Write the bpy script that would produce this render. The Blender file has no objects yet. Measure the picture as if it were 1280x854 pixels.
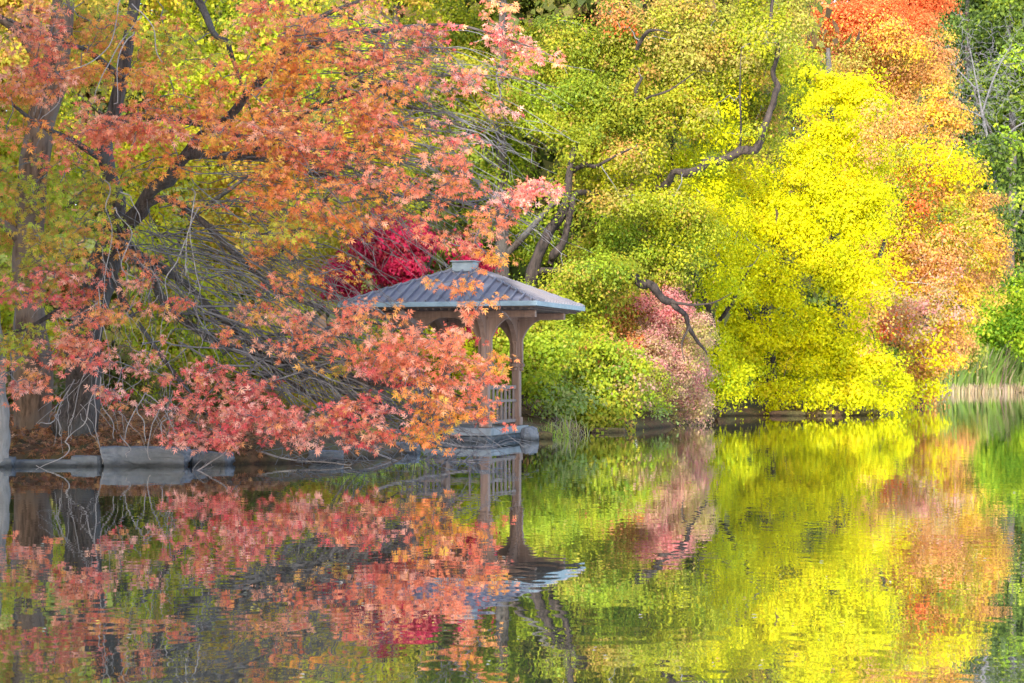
import bpy, math, random
import numpy as np
from mathutils import Vector, noise

random.seed(11)
RNG = np.random.default_rng(11)
SC = bpy.context.scene
COL = SC.collection
F = 2389.0        # focal length in photo pixels
H = 1.6           # camera height over the water
HOR = 465.0       # horizon row in the photo

def P(px, py, Y):
    return np.array([(px - 640) / F * Y, Y, H + (HOR - py) / F * Y])

def W(px, py):                       # a point on the water surface
    Y = H * F / (py - HOR)
    return ((px - 640) / F * Y, Y)

# ------------------------------------------------------------------ materials
def new_mat(name):
    m = bpy.data.materials.new(name); m.use_nodes = True
    nt = m.node_tree; nt.nodes.clear()
    out = nt.nodes.new('ShaderNodeOutputMaterial')
    return m, nt, out

def N(nt, kind, **kw):
    n = nt.nodes.new(kind)
    for k, v in kw.items():
        if k in n.inputs.keys():
            n.inputs[k].default_value = v
        else:
            setattr(n, k, v)
    return n

def leaf_material(name, trans=0.4, rough=0.55, spec=0.25):
    m, nt, out = new_mat(name)
    at = N(nt, 'ShaderNodeAttribute', attribute_name='leaf_colour')
    p = N(nt, 'ShaderNodeBsdfPrincipled', Roughness=rough)
    p.inputs['Specular IOR Level'].default_value = spec
    t = N(nt, 'ShaderNodeBsdfTranslucent')
    mx = N(nt, 'ShaderNodeMixShader', Fac=trans)
    nt.links.new(at.outputs['Color'], p.inputs['Base Color'])
    nt.links.new(at.outputs['Color'], t.inputs['Color'])
    nt.links.new(p.outputs[0], mx.inputs[1]); nt.links.new(t.outputs[0], mx.inputs[2])
    nt.links.new(mx.outputs[0], out.inputs['Surface'])
    return m

def noisy(name, c1, c2, scale=6.0, rough=0.8, bump=0.3, stretch=(1, 1, 1), c3=None, bdist=0.03, spec=0.3):
    m, nt, out = new_mat(name)
    tc = N(nt, 'ShaderNodeTexCoord')
    mp = N(nt, 'ShaderNodeMapping'); mp.inputs['Scale'].default_value = stretch
    nz = N(nt, 'ShaderNodeTexNoise', Scale=scale, Detail=8.0, Roughness=0.65)
    n2 = N(nt, 'ShaderNodeTexNoise', Scale=scale * 0.22, Detail=4.0)
    cr = N(nt, 'ShaderNodeValToRGB')
    cr.color_ramp.elements[0].position = 0.33; cr.color_ramp.elements[0].color = (*c1, 1)
    cr.color_ramp.elements[1].position = 0.67; cr.color_ramp.elements[1].color = (*c2, 1)
    p = N(nt, 'ShaderNodeBsdfPrincipled', Roughness=rough)
    p.inputs['Specular IOR Level'].default_value = spec
    b = N(nt, 'ShaderNodeBump', Strength=bump, Distance=bdist)
    L = nt.links.new
    L(tc.outputs['Object'], mp.inputs['Vector']); L(mp.outputs[0], nz.inputs['Vector']); L(tc.outputs['Object'], n2.inputs['Vector'])
    L(nz.outputs['Fac'], cr.inputs['Fac'])
    if c3 is not None:
        mx = N(nt, 'ShaderNodeMix', data_type='RGBA')
        r2 = N(nt, 'ShaderNodeValToRGB')
        r2.color_ramp.elements[0].position = 0.45; r2.color_ramp.elements[1].position = 0.62
        L(n2.outputs['Fac'], r2.inputs['Fac']); L(r2.outputs['Color'], mx.inputs['Factor'])
        L(cr.outputs['Color'], mx.inputs[6]); mx.inputs[7].default_value = (*c3, 1)
        L(mx.outputs[2], p.inputs['Base Color'])
    else:
        L(cr.outputs['Color'], p.inputs['Base Color'])
    L(nz.outputs['Fac'], b.inputs['Height']); L(b.outputs[0], p.inputs['Normal'])
    L(p.outputs[0], out.inputs['Surface'])
    return m

M_LEAF = leaf_material('autumn_leaf', 0.6)
M_OAKLEAF = leaf_material('oak_leaf', 0.34, 0.48, .28)
M_BARK = noisy('dark_bark', (0.035, 0.027, 0.024), (0.15, 0.118, 0.105), 5, 0.9, 1.0, (3.2, 3.2, 0.55), c3=(0.12, 0.115, 0.11), bdist=0.10)
M_BARK_B = noisy('brown_bark', (0.05, 0.03, 0.02), (0.26, 0.17, 0.12), 7, 0.9, 0.9, (1.6, 1.6, 0.3), c3=(0.2, 0.15, 0.12), bdist=0.06)
M_DARKBARK = noisy('wet_bark', (0.008, 0.007, 0.007), (0.07, 0.052, 0.046), 4, 0.9, 0.9, (1.6, 1.6, 0.35), bdist=0.05)  # very dark bark tone for the centre trunks and limbs
M_TWIG = noisy('grey_twig', (0.085, 0.085, 0.095), (0.22, 0.215, 0.225), 5, 0.8, 0.3, bdist=0.01)
M_PALETWIG = noisy('pale_twig', (0.22, 0.2, 0.2), (0.4, 0.37, 0.36), 5, 0.8, 0.3, bdist=0.01)
M_STONE = noisy('grey_stone', (0.10, 0.115, 0.14), (0.27, 0.285, 0.31), 3.2, 0.85, 1.0, c3=(0.13, 0.14, 0.15), bdist=0.06)
M_SLAB = noisy('pale_stone', (0.16, 0.175, 0.185), (0.29, 0.305, 0.31), 4, 0.85, 0.4, bdist=0.02)
M_WOOD = noisy('brown_paint', (0.17, 0.105, 0.08), (0.27, 0.17, 0.13), 3, 0.6, 0.15, (4, 4, 0.5), bdist=0.01)
M_WOODG = noisy('weathered_rail', (0.15, 0.11, 0.095), (0.24, 0.185, 0.165), 3, 0.65, 0.15, (4, 4, 0.5), bdist=0.01)
M_ROOF = noisy('roof_metal', (0.105, 0.105, 0.138), (0.185, 0.183, 0.228), 1.6, 0.42, 0.08, c3=(0.17, 0.155, 0.17), bdist=0.01, spec=0.5)
M_CAP = noisy('zinc_cap', (0.17, 0.21, 0.24), (0.28, 0.33, 0.36), 3, 0.5, 0.1, bdist=0.01)
M_FASCIA = noisy('fascia_metal', (0.15, 0.21, 0.25), (0.23, 0.31, 0.36), 3, 0.45, 0.1, bdist=0.01)
M_DARKWOOD = noisy('soffit_wood', (0.07, 0.05, 0.045), (0.12, 0.085, 0.07), 3, 0.8, 0.2, (1, 6, 1), bdist=0.01)
M_GROUND = noisy('leafy_soil', (0.07, 0.045, 0.03), (0.22, 0.12, 0.06), 9, 0.95, 0.9, c3=(0.12, 0.1, 0.04), bdist=0.08)

def wet_foot(m):
    """a dark wet band just over the water line, in world height"""
    nt = m.node_tree; L = nt.links.new
    p = next(n for n in nt.nodes if n.type == 'BSDF_PRINCIPLED')
    src = p.inputs['Base Color'].links[0].from_socket
    g = N(nt, 'ShaderNodeNewGeometry'); sp = N(nt, 'ShaderNodeSeparateXYZ'); nz = N(nt, 'ShaderNodeTexNoise', Scale=5.0, Detail=3.0)
    ad = N(nt, 'ShaderNodeMath', operation='MULTIPLY_ADD'); ad.inputs[1].default_value = -.10
    mr = N(nt, 'ShaderNodeMapRange'); mr.inputs[1].default_value = -.03; mr.inputs[2].default_value = .05; mr.inputs[3].default_value = .35; mr.inputs[4].default_value = 1.0
    hs = N(nt, 'ShaderNodeHueSaturation')
    L(g.outputs['Position'], sp.inputs[0]); L(g.outputs['Position'], nz.inputs['Vector'])
    L(nz.outputs['Fac'], ad.inputs[0]); L(sp.outputs['Z'], ad.inputs[2]); L(ad.outputs[0], mr.inputs[0])
    L(mr.outputs[0], hs.inputs['Value']); L(src, hs.inputs['Color']); L(hs.outputs[0], p.inputs['Base Color'])
wet_foot(M_STONE); wet_foot(M_GROUND)

def water_material():
    m, nt, out = new_mat('lake_surface')
    L = nt.links.new
    tc = N(nt, 'ShaderNodeTexCoord')
    def nzz(scale, det, st):
        mp = N(nt, 'ShaderNodeMapping'); mp.inputs['Scale'].default_value = st
        n = N(nt, 'ShaderNodeTexNoise', Scale=scale, Detail=det, Roughness=0.5)
        L(tc.outputs['Object'], mp.inputs['Vector']); L(mp.outputs[0], n.inputs['Vector'])
        return n.outputs['Fac']
    a = nzz(6.5, 0.3, (1.0, 0.75, 1)); b = nzz(1.4, 1.0, (0.6, 1.0, 1))
    ma = N(nt, 'ShaderNodeMath', operation='MULTIPLY'); ma.inputs[1].default_value = 0.0006
    mb = N(nt, 'ShaderNodeMath', operation='MULTIPLY'); mb.inputs[1].default_value = 0.0012
    ad = N(nt, 'ShaderNodeMath', operation='ADD')
    pa = nzz(.16, 1.0, (0.5, 1.0, 1)); pr = N(nt, 'ShaderNodeMapRange'); pr.inputs[1].default_value = .35; pr.inputs[2].default_value = .65; pr.inputs[3].default_value = .5; pr.inputs[4].default_value = 1.6
    pm = N(nt, 'ShaderNodeMath', operation='MULTIPLY'); L(pa, pr.inputs[0])
    L(a, ma.inputs[0]); L(b, mb.inputs[0]); L(ma.outputs[0], ad.inputs[0]); L(mb.outputs[0], ad.inputs[1])
    bp = N(nt, 'ShaderNodeBump', Strength=1.0, Distance=1.0)
    L(ad.outputs[0], pm.inputs[0]); L(pr.outputs[0], pm.inputs[1]); L(pm.outputs[0], bp.inputs['Height'])
    p = N(nt, 'ShaderNodeBsdfPrincipled', Roughness=0.03, IOR=1.33)
    p.inputs['Base Color'].default_value = (0.04, 0.052, 0.05, 1)
    g = N(nt, 'ShaderNodeBsdfGlossy', Roughness=0.006); g.inputs['Color'].default_value = (0.93, 0.95, 0.95, 1)
    fr = N(nt, 'ShaderNodeFresnel', IOR=1.33); mm = N(nt, 'ShaderNodeMath', operation='MULTIPLY_ADD'); mm.inputs[1].default_value = 0.36; mm.inputs[2].default_value = 0.61
    mx = N(nt, 'ShaderNodeMixShader')
    L(bp.outputs[0], p.inputs['Normal']); L(bp.outputs[0], g.inputs['Normal']); L(bp.outputs[0], fr.inputs['Normal'])
    L(fr.outputs[0], mm.inputs[0]); L(mm.outputs[0], mx.inputs[0]); L(p.outputs[0], mx.inputs[1]); L(g.outputs[0], mx.inputs[2])
    L(mx.outputs[0], out.inputs['Surface'])
    return m
M_WATER = water_material()

# ------------------------------------------------------------------ objects
def props(o, label=None, cat=None, group=None, kind=None):
    if label: o['label'] = label
    if cat: o['category'] = cat
    if group: o['group'] = group
    if kind: o['kind'] = kind
    return o

def empty(name, loc, label, cat, group=None):
    o = bpy.data.objects.new(name, None); COL.objects.link(o)
    o.location = tuple(float(v) for v in loc); o.empty_display_size = 0.3
    return props(o, label, cat, group)

def link(name, me, mat, parent=None):
    o = bpy.data.objects.new(name, me); COL.objects.link(o)
    if mat: me.materials.append(mat)
    if parent is not None: o.parent = parent
    return o

def mesh_from(name, V, faces, k=None):
    """V (n,3); faces (m,k) int array."""
    me = bpy.data.meshes.new(name)
    V = np.asarray(V, dtype=np.float32); faces = np.asarray(faces, dtype=np.int32)
    m, k = faces.shape
    me.vertices.add(len(V)); me.vertices.foreach_set('co', V.ravel())
    me.loops.add(m * k); me.loops.foreach_set('vertex_index', faces.ravel())
    me.polygons.add(m)
    me.polygons.foreach_set('loop_start', np.arange(0, m * k, k, dtype=np.int32))
    me.update(calc_edges=True)
    return me

def origin(parent):
    """where the parent's frame lies (parents are never rotated here)"""
    if parent is None: return np.zeros(3)
    o = np.zeros(3); p = parent
    while p is not None:
        o = o + np.array(p.location); p = p.parent
    return o

# leaf templates: verts in (side, axis, normal); quads
def kite_template(lobes):
    V, Fc = [], []
    for (o, ang, ln, wd) in lobes:
        a = math.radians(ang); d = np.array([math.sin(a), math.cos(a)]); s = np.array([d[1], -d[0]])
        b = np.array([0, o]); mid = b + d * ln * 0.5; tip = b + d * ln
        i = len(V)
        for q, zz in ((b, 0.02), (mid + s * wd, 0.05), (tip, -0.10 * ln / 0.6), (mid - s * wd, 0.05)):
            V.append((q[0], q[1], zz))
        Fc.append((i, i + 1, i + 2, i + 3))
    return np.array(V, dtype=float), np.array(Fc)
T_OAK = kite_template([(0.16, 0, 0.86, 0.10), (0.42, 46, 0.46, 0.07), (0.42, -46, 0.46, 0.07), (0.24, 70, 0.42, 0.07), (0.24, -70, 0.42, 0.07)])
T_MAPLE = kite_template([(0.0, 0, 1.0, 0.2), (0.05, 55, 0.72, 0.14), (0.05, -55, 0.72, 0.14)])
T_LEAF = (np.array([(0, 0, 0), (0.3, 0.45, 0.09), (0, 1.0, -0.08), (-0.3, 0.45, 0.09)], dtype=float), np.array([(0, 1, 2, 3)]))
T_NARROW = (np.array([(0, 0, 0), (0.15, 0.4, 0.04), (0, 1.0, -0.12), (-0.15, 0.4, 0.04)], dtype=float), np.array([(0, 1, 2, 3)]))

def unit(a):
    return a / np.maximum(np.linalg.norm(a, axis=1, keepdims=True), 1e-9)

def leaf_mesh(name, parent, mat, pos, nrm, axis, size, col, tmpl, kind=None):
    TV, TF = tmpl
    n, k = len(pos), len(TV)
    nrm = unit(nrm); side = unit(np.cross(axis, nrm)); ax = np.cross(nrm, side)
    V = (pos[:, None, :] + size[:, None, None] * (TV[None, :, 0:1] * side[:, None, :] + TV[None, :, 1:2] * ax[:, None, :] + TV[None, :, 2:3] * nrm[:, None, :]))
    V = V.reshape(-1, 3) - origin(parent)
    Fc = (TF[None] + (np.arange(n) * k)[:, None, None]).reshape(-1, TF.shape[1])
    me = mesh_from(name, V, Fc)
    at = me.color_attributes.new('leaf_colour', 'FLOAT_COLOR', 'POINT')
    c = np.ones((n, k, 4), dtype=np.float32); c[:, :, :3] = np.clip(col, 0.004, 0.92)[:, None, :]
    at.data.foreach_set('color', c.ravel())
    o = link(name, me, mat, parent)
    if kind: o['kind'] = kind
    return o

# tubes: list of (points (n,3), radii (n,)) joined in one mesh
def smooth(pts, rad, step=None, jit=0.0):
    pts = np.asarray(pts, float); rad = np.asarray(rad, float)
    n = len(pts); out, ro = [], []
    sub = 6
    for i in range(n - 1):
        p0 = pts[max(i - 1, 0)]; p1 = pts[i]; p2 = pts[i + 1]; p3 = pts[min(i + 2, n - 1)]
        for j in range(sub):
            t = j / sub
            out.append(0.5 * ((2 * p1) + (-p0 + p2) * t + (2 * p0 - 5 * p1 + 4 * p2 - p3) * t * t + (-p0 + 3 * p1 - 3 * p2 + p3) * t ** 3))
            ro.append(rad[i] * (1 - t) + rad[i + 1] * t)
    out.append(pts[-1]); ro.append(rad[-1])
    out = np.array(out); ro = np.array(ro)
    if jit:
        w = RNG.normal(0, 1, out.shape)
        for _ in range(4): w[1:-1] = .25 * w[:-2] + .5 * w[1:-1] + .25 * w[2:]
        w[0] = 0; w[-1] = 0
        out += w * jit * np.minimum(ro[:, None] * 3, 0.25)
    return out, ro

def tube_mesh(name, parent, mat, paths, sides=8, rough=0.0, kind=None):
    VV, FF, base = [], [], 0
    ang = np.arange(sides) * 2 * math.pi / sides
    for pts, rad in paths:
        pts = np.asarray(pts, float); n = len(pts)
        if n < 2: continue
        tg = np.gradient(pts, axis=0); tg = unit(tg)
        ref = np.array([0.31, 0.87, 0.38]); ref = ref / np.linalg.norm(ref)
        u = unit(np.cross(tg, ref)); v = np.cross(tg, u)
        r = np.asarray(rad)[:, None, None]
        if rough: r = r * (1 + RNG.normal(0, rough, (n, sides, 1)))
        ring = pts[:, None, :] + r * (np.cos(ang)[None, :, None] * u[:, None, :] + np.sin(ang)[None, :, None] * v[:, None, :])
        VV.append(ring.reshape(-1, 3))
        i = np.arange(n - 1)[:, None] * sides; j = np.arange(sides)[None, :]; j2 = (j + 1) % sides
        FF.append((np.stack([i + j, i + j2, i + sides + j2, i + sides + j], -1).reshape(-1, 4)) + base)
        base += n * sides
    V = np.concatenate(VV) - origin(parent)
    me = mesh_from(name, V, np.concatenate(FF))
    me.polygons.foreach_set('use_smooth', np.ones(len(me.polygons), dtype=bool))
    o = link(name, me, mat, parent)
    if kind: o['kind'] = kind
    return o

# twigs grow from limb nodes towards targets, nearest first
def grow(nodes, targets, r0=0.014, r1=0.005, sag=0.12, seg=4, jit=0.05, curve=None):
    nodes = [np.asarray(p, float) for p in nodes]
    arr = np.zeros((len(nodes) + len(targets) * seg + 4, 3)); cnt = len(nodes); arr[:cnt] = nodes
    T = np.asarray(targets, float)
    d0 = np.array([np.min(np.linalg.norm(arr[:cnt] - t, axis=1)) for t in T]) if len(T) else []
    paths = []
    for k in np.argsort(d0):
        t = T[k]
        d = np.linalg.norm(arr[:cnt] - t, axis=1)
        d = d + 0.6 * np.maximum(0, t[2] - arr[:cnt, 2]) * 0.3
        s = arr[int(np.argmin(d))].copy(); L = np.linalg.norm(t - s)
        if L < 0.04: continue
        pts = [s]
        for q in range(1, seg + 1):
            u = q / seg
            p = s + (t - s) * u
            p = p + np.array([0, 0, sag * L * math.sin(math.pi * u)])
            if q < seg: p = p + RNG.normal(0, jit * L, 3)
            pts.append(p); arr[cnt] = p; cnt += 1
        rr = r0 * min(1.6, 0.55 + L * 0.35)
        paths.append((np.array(pts), np.linspace(rr, r1, seg + 1)))
    return paths

# ------------------------------------------------------------------ palettes (albedo)
CORAL = [(4, (0.82, 0.25, 0.13)), (3, (0.84, 0.38, 0.24)), (2, (0.82, 0.35, 0.10)), (1, (0.74, 0.16, 0.10))]
PINK = [(4, (0.80, 0.23, 0.17)), (3, (0.84, 0.40, 0.31)), (2, (0.70, 0.11, 0.11)), (1.5, (0.82, 0.34, 0.14))]
ORANGE = [(4, (0.82, 0.35, 0.06)), (3, (0.82, 0.25, 0.08)), (1.2, (0.76, 0.46, 0.07)), (2, (0.82, 0.32, 0.14))]
OAKGREEN = [(4, (0.48, 0.48, 0.05)), (3, (0.6, 0.40, 0.06)), (2, (0.72, 0.32, 0.09)), (2, (0.38, 0.48, 0.05))]
UNDER = [(4, (0.62, 0.60, 0.035)), (3, (0.46, 0.55, 0.04)), (2, (0.70, 0.56, 0.05)), (1.5, (0.5, 0.33, 0.06))]
LIME = [(4, (0.50, 0.58, 0.03)), (3, (0.58, 0.58, 0.035)), (2, (0.36, 0.46, 0.04)), (1.5, (0.56, 0.42, 0.07))]
OCHRE = [(4, (0.66, 0.50, 0.07)), (3, (0.58, 0.54, 0.05)), (2, (0.66, 0.36, 0.1)), (2, (0.48, 0.46, 0.06))]
CRIMSON = [(5, (0.52, 0.018, 0.08)), (3, (0.62, 0.04, 0.12)), (2, (0.34, 0.012, 0.045)), (1.5, (0.6, 0.12, 0.12))]
OLIVE = [(5, (0.36, 0.39, 0.025)), (4, (0.27, 0.34, 0.03)), (2, (0.48, 0.44, 0.04)), (1.3, (0.54, 0.33, 0.09)), (2, (0.21, 0.29, 0.035))]
OLIVEY = [(4, (0.52, 0.52, 0.02)), (3, (0.38, 0.43, 0.03)), (1.3, (0.44, 0.38, 0.09)), (1, (0.56, 0.38, 0.08)), (1.5, (.27, .34, .035))]
TAN = [(4, (0.50, 0.45, 0.10)), (3, (0.46, 0.47, 0.05)), (2, (0.58, 0.40, 0.11)), (1.5, (0.38, 0.41, 0.06))]
GREEN = [(5, (0.36, 0.46, 0.03)), (3, (0.46, 0.49, 0.03)), (2, (0.24, 0.36, 0.035)), (1, (0.54, 0.46, 0.08))]
YELLOW = [(6, (0.76, 0.72, 0.004)), (4, (0.68, 0.68, 0.005)), (2, (0.52, 0.56, 0.010)), (1.2, (0.70, 0.58, 0.012))]
YELGREEN = [(4, (0.60, 0.63, 0.008)), (3, (0.70, 0.68, 0.008)), (1.5, (0.42, 0.52, 0.02))]
GOLD = [(4, (0.76, 0.51, 0.07)), (3, (0.76, 0.58, 0.045)), (3, (0.72, 0.38, 0.13)), (1.5, (0.46, 0.40, 0.08)), (1.5, (.48, .26, .1))]
SALMON = [(4, (0.72, 0.37, 0.14)), (3, (0.74, 0.46, 0.14)), (3, (0.72, 0.52, 0.07)), (1.5, (0.5, 0.26, 0.12))]
FIRE = [(4, (0.76, 0.17, 0.05)), (3, (0.76, 0.25, 0.08)), (3, (0.76, 0.36, 0.11))]
BRONZE = [(4, (0.62, 0.38, 0.29)), (3, (0.56, 0.40, 0.22)), (2, (0.5, 0.42, 0.16)), (2, (0.66, 0.28, 0.28)), (1, (0.42, 0.42, 0.10))]
ROSE = [(4, (0.72, 0.26, 0.27)), (3, (0.68, 0.34, 0.32)), (1, (0.56, 0.38, 0.24))]
RUST = [(4, (0.72, 0.30, 0.11)), (3, (0.68, 0.42, 0.14)), (2, (0.48, 0.46, 0.06)), (1, (0.62, 0.2, 0.10))]
FARGREEN = [(5, (0.15, 0.23, 0.035)), (2, (0.26, 0.35, 0.035)), (3, (0.09, 0.14, 0.04)), (1, (0.38, 0.46, 0.04))]
BRIGHTGREEN = [(5, (0.34, 0.52, 0.03)), (3, (0.48, 0.58, 0.03)), (2, (0.22, 0.4, 0.03))]
GREYGREEN = [(4, (0.3, 0.38, 0.12)), (3, (0.4, 0.42, 0.14)), (2, (0.24, 0.36, 0.06))]
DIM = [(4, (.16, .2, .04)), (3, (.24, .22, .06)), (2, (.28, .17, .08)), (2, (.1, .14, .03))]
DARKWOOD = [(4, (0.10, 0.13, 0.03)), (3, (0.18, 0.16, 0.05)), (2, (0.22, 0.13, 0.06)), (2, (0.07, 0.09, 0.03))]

def pick(pal, n):
    w = np.array([p[0] for p in pal], float); w /= w.sum()
    c = np.array([p[1] for p in pal], float)
    return c[RNG.choice(len(pal), n, p=w)]

def jitter(c, a=0.16):
    return c * (1 + RNG.normal(0, a, (len(c), 1))) * (1 + RNG.normal(0, a * 0.35, c.shape))

# a crown of leaf clumps: lobe = (px, py, Y, rpx, rpy, depth, palette[, layers])
def crown(lobes, leaf=0.18, layers=3.2, clump=0.42, gap=-0.22, back=0.3, droop=0.3, freq=0.8):
    A = {k: [] for k in ('pos', 'nrm', 'axis', 'size', 'col')}; centres = []
    for lb in lobes:
        px, py, Y, rpx, rpy, dep, pal = lb[:7]
        ly = lb[7] if len(lb) > 7 else layers
        c = P(px, py, Y); rx, rz = rpx / F * Y, rpy / F * Y
        nc = max(4, int(2.6 * rx * rz / clump ** 2))
        total = ly * math.pi * rx * rz / (0.6 * leaf * leaf * 0.5 * 0.55)
        per = max(5, int(total / nc))
        d = unit(RNG.normal(0, 1, (nc, 3)))
        fl = (d[:, 1] > 0) & (RNG.random(nc) > back); d[fl, 1] *= -1
        rr = RNG.random(nc) ** (1 / 2.4)
        for i in range(nc):
            q = d[i] * rr[i]
            k = 0.9 + 0.5 * noise.noise(Vector(d[i] * 2.2) + Vector(c * 0.37))
            cc = c + q * k * np.array([rx, dep, rz])
            if noise.noise(Vector(cc * freq)) < gap: continue
            if cc[2] < 0.12: cc[2] = 0.12 + RNG.random() * 0.3
            centres.append(cc)
            m = int(per * RNG.uniform(0.55, 1.45))
            cr = clump * RNG.uniform(0.7, 1.35)
            off = RNG.normal(0, 0.62, (m, 3)) * cr * np.array([1.15, 1.0, 0.7])
            off[:, 2] -= 0.16 * (off[:, 0] ** 2 + off[:, 1] ** 2) / cr
            pos = cc + off; pos[:, 2] = np.maximum(pos[:, 2], 0.05)
            base = pick(pal, 1)[0]
            col = np.where(RNG.random((m, 1)) < 0.76, base[None], pick(pal, m))
            A['pos'].append(pos); A['col'].append(jitter(col, .10))
            A['nrm'].append(off / cr * 0.5 + d[i] * 0.25 + np.array([0, -0.2, 0.45]) + RNG.normal(0, 0.34, (m, 3)))
            A['axis'].append(off / cr * 0.5 + RNG.normal(0, 0.6, (m, 3)) + np.array([0, 0, -droop]))
            A['size'].append(leaf * RNG.uniform(0.45, 1.3, m))
    return {k: np.concatenate(v) for k, v in A.items()}, np.array(centres)

def foliage(parent, A, tmpl=T_LEAF, mat=None, name='foliage', kind=None):
    return leaf_mesh(name, parent, mat or M_LEAF, A['pos'], A['nrm'], A['axis'], A['size'], A['col'], tmpl, kind)

def path(wps, jit=0.25):
    """waypoints (px, py, Y, radius)"""
    pts, ro = smooth([P(*w[:3]) for w in wps], [w[3] for w in wps], jit=jit)
    if ro.max() > .05:                                  # knots and swellings of old wood
        w_ = RNG.normal(0, 1, len(ro)); w_[1:-1] = .25 * w_[:-2] + .5 * w_[1:-1] + .25 * w_[2:]
        ro = ro * (1 + .13 * w_)
    return pts, ro

# ------------------------------------------------------------------ setting
shore = [(-400, 18), (-60, 22), W(-330, 590), W(-60, 583), W(20, 582), W(122, 582), W(235, 581), W(330, 580), W(400, 578), W(470, 573), W(520, 566),
         (-2.6, 42.6), (-2.2, 46.5), (-0.2, 47.4), W(672, 547), W(700, 543), W(745, 540), W(790, 538), W(845, 533), W(880, 523), W(900, 520), W(960, 519.5), W(1050, 520), W(1105, 516), W(1130, 511),
         (20, 104), (26, 134), W(1165, 492), W(1280, 491), (90, 156), (200, 150), (420, 60)]
POLY = np.array(shore + [(900, 60), (900, 900), (-900, 900), (-900, 18)])
def signed(X, Y):
    """distance to the shore, positive on land"""
    pts = np.stack([X.ravel(), Y.ravel()], -1)
    A = POLY; B = np.roll(POLY, -1, axis=0)
    best = np.full(len(pts), 1e9); ins = np.zeros(len(pts), bool)
    for a, b in zip(A, B):
        ab = b - a; t = np.clip(((pts - a) @ ab) / (ab @ ab), 0, 1)
        best = np.minimum(best, np.linalg.norm(pts - (a + t[:, None] * ab), axis=1))
        c = ((a[1] > pts[:, 1]) != (b[1] > pts[:, 1])) & (pts[:, 0] < (b[0] - a[0]) * (pts[:, 1] - a[1]) / (b[1] - a[1] + 1e-12) + a[0])
        ins ^= c
    return np.where(ins, best, -best).reshape(X.shape)

def ground_z(d):
    return np.where(d > 0, 0.30 * (1 - np.exp(-d / 0.25)) + 0.09 * np.minimum(d, 8) + 0.05 * np.clip(d - 8, 0, 60), np.maximum(d * 0.5, -1.6)) - 0.03

def spaced(a, b, lo, hi, fine, coarse):
    xs = list(np.arange(lo, hi, fine)); x, s = lo, fine
    left = []
    while x > a: s *= coarse; x -= s; left.append(x)
    x, s = hi, fine; right = []
    while x < b: s *= coarse; x += s; right.append(x)
    return np.array(left[::-1] + xs + right)
gx = spaced(-900, 900, -13, 32, 0.22, 1.16); gy = spaced(-120, 900, 28, 76, 0.22, 1.12)
GX, GY = np.meshgrid(gx, gy)
GD = signed(GX, GY)
GZ = ground_z(GD) + np.where(GD > 0.05, RNG.normal(0, 0.025, GD.shape), 0)
nr, ncx = GX.shape
idx = np.arange(nr * ncx).reshape(nr, ncx)
gf = np.stack([idx[:-1, :-1], idx[:-1, 1:], idx[1:, 1:], idx[1:, :-1]], -1).reshape(-1, 4)
gme = mesh_from('ground', np.stack([GX, GY, GZ], -1).reshape(-1, 3), gf)
gme.polygons.foreach_set('use_smooth', np.ones(len(gme.polygons), dtype=bool))
props(link('ground', gme, M_GROUND), 'brown soil bank strewn with leaves along the lake shore', None, kind='structure')
del_me = mesh_from('water', [(-900, -120, 0), (900, -120, 0), (900, 500, 0), (-900, 500, 0)], [(0, 1, 2, 3)])
props(link('water', del_me, M_WATER), 'rippled lake water mirroring the autumn trees', None, kind='structure')

def gz(x, y):
    return float(ground_z(signed(np.array([[x]]), np.array([[y]])))[0, 0])

def tree_root(name, px, Y, label, cat='tree', group=None):
    x = (px - 640) / F * Y
    return empty(name, (x, Y, max(0.0, gz(x, Y))), label, cat, group)

# ------------------------------------------------------------------ front oak
def oak_foliage(root, lobes, limb_nodes, leaf=0.128, sub=8, gap=-0.15, freq=1.6, mat_t=M_TWIG, rt=0.015):
    A = {k: [] for k in ('pos', 'nrm', 'axis', 'size', 'col')}
    ends, tips = [], []
    for (px, py, Y, rpx, rpy, dep, pal, ly) in lobes:
        c = P(px, py, Y); rx, rz = rpx / F * Y, rpy / F * Y
        n_leaf = ly * math.pi * rx * rz / (leaf * leaf * 0.185)
        n_tip = max(3, int(n_leaf / 7)); ns = max(2, int(n_tip / sub))
        for _ in range(ns):
            for _t in range(12):
                q = RNG.uniform(-1, 1, 3)
                if np.linalg.norm(q) > 1: continue
                e = c + q * np.array([rx, dep, rz])
                if noise.noise(Vector((e[0] * freq, e[1] * freq * 0.5, e[2] * freq * 2.0))) > gap: break
            ends.append(e)
            base = pick(pal, 1)[0]
            for _k in range(sub):
                t = e + RNG.normal(0, 1, 3) * np.array([0.20, 0.20, 0.085])
                t[2] = max(t[2], 0.08)
                tips.append(t)
                m = RNG.integers(5, 10)
                ax = unit(RNG.normal(0, 1, (m, 3)) * np.array([1, 1, 0.5]) + np.array([0, -0.15, -0.28]))
                b2 = pick(pal, 1)[0] if RNG.random() < 0.35 else base
                col = np.where(RNG.random((m, 1)) < 0.75, b2[None], pick(pal, m))
                A['pos'].append(t + ax * 0.03 + RNG.normal(0, 0.02, (m, 3))); A['axis'].append(ax)
                A['nrm'].append(RNG.normal(0, 0.5, (m, 3)) + np.array([0, -0.55, 0.75]))
                A['size'].append(leaf * RNG.uniform(0.5, 1.3, m)); A['col'].append(jitter(col, 0.13))
    A = {k: np.concatenate(v) for k, v in A.items()}
    leaf_mesh('foliage', root, M_OAKLEAF, A['pos'], A['nrm'], A['axis'], A['size'], A['col'], T_OAK)
    return ends, tips

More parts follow.
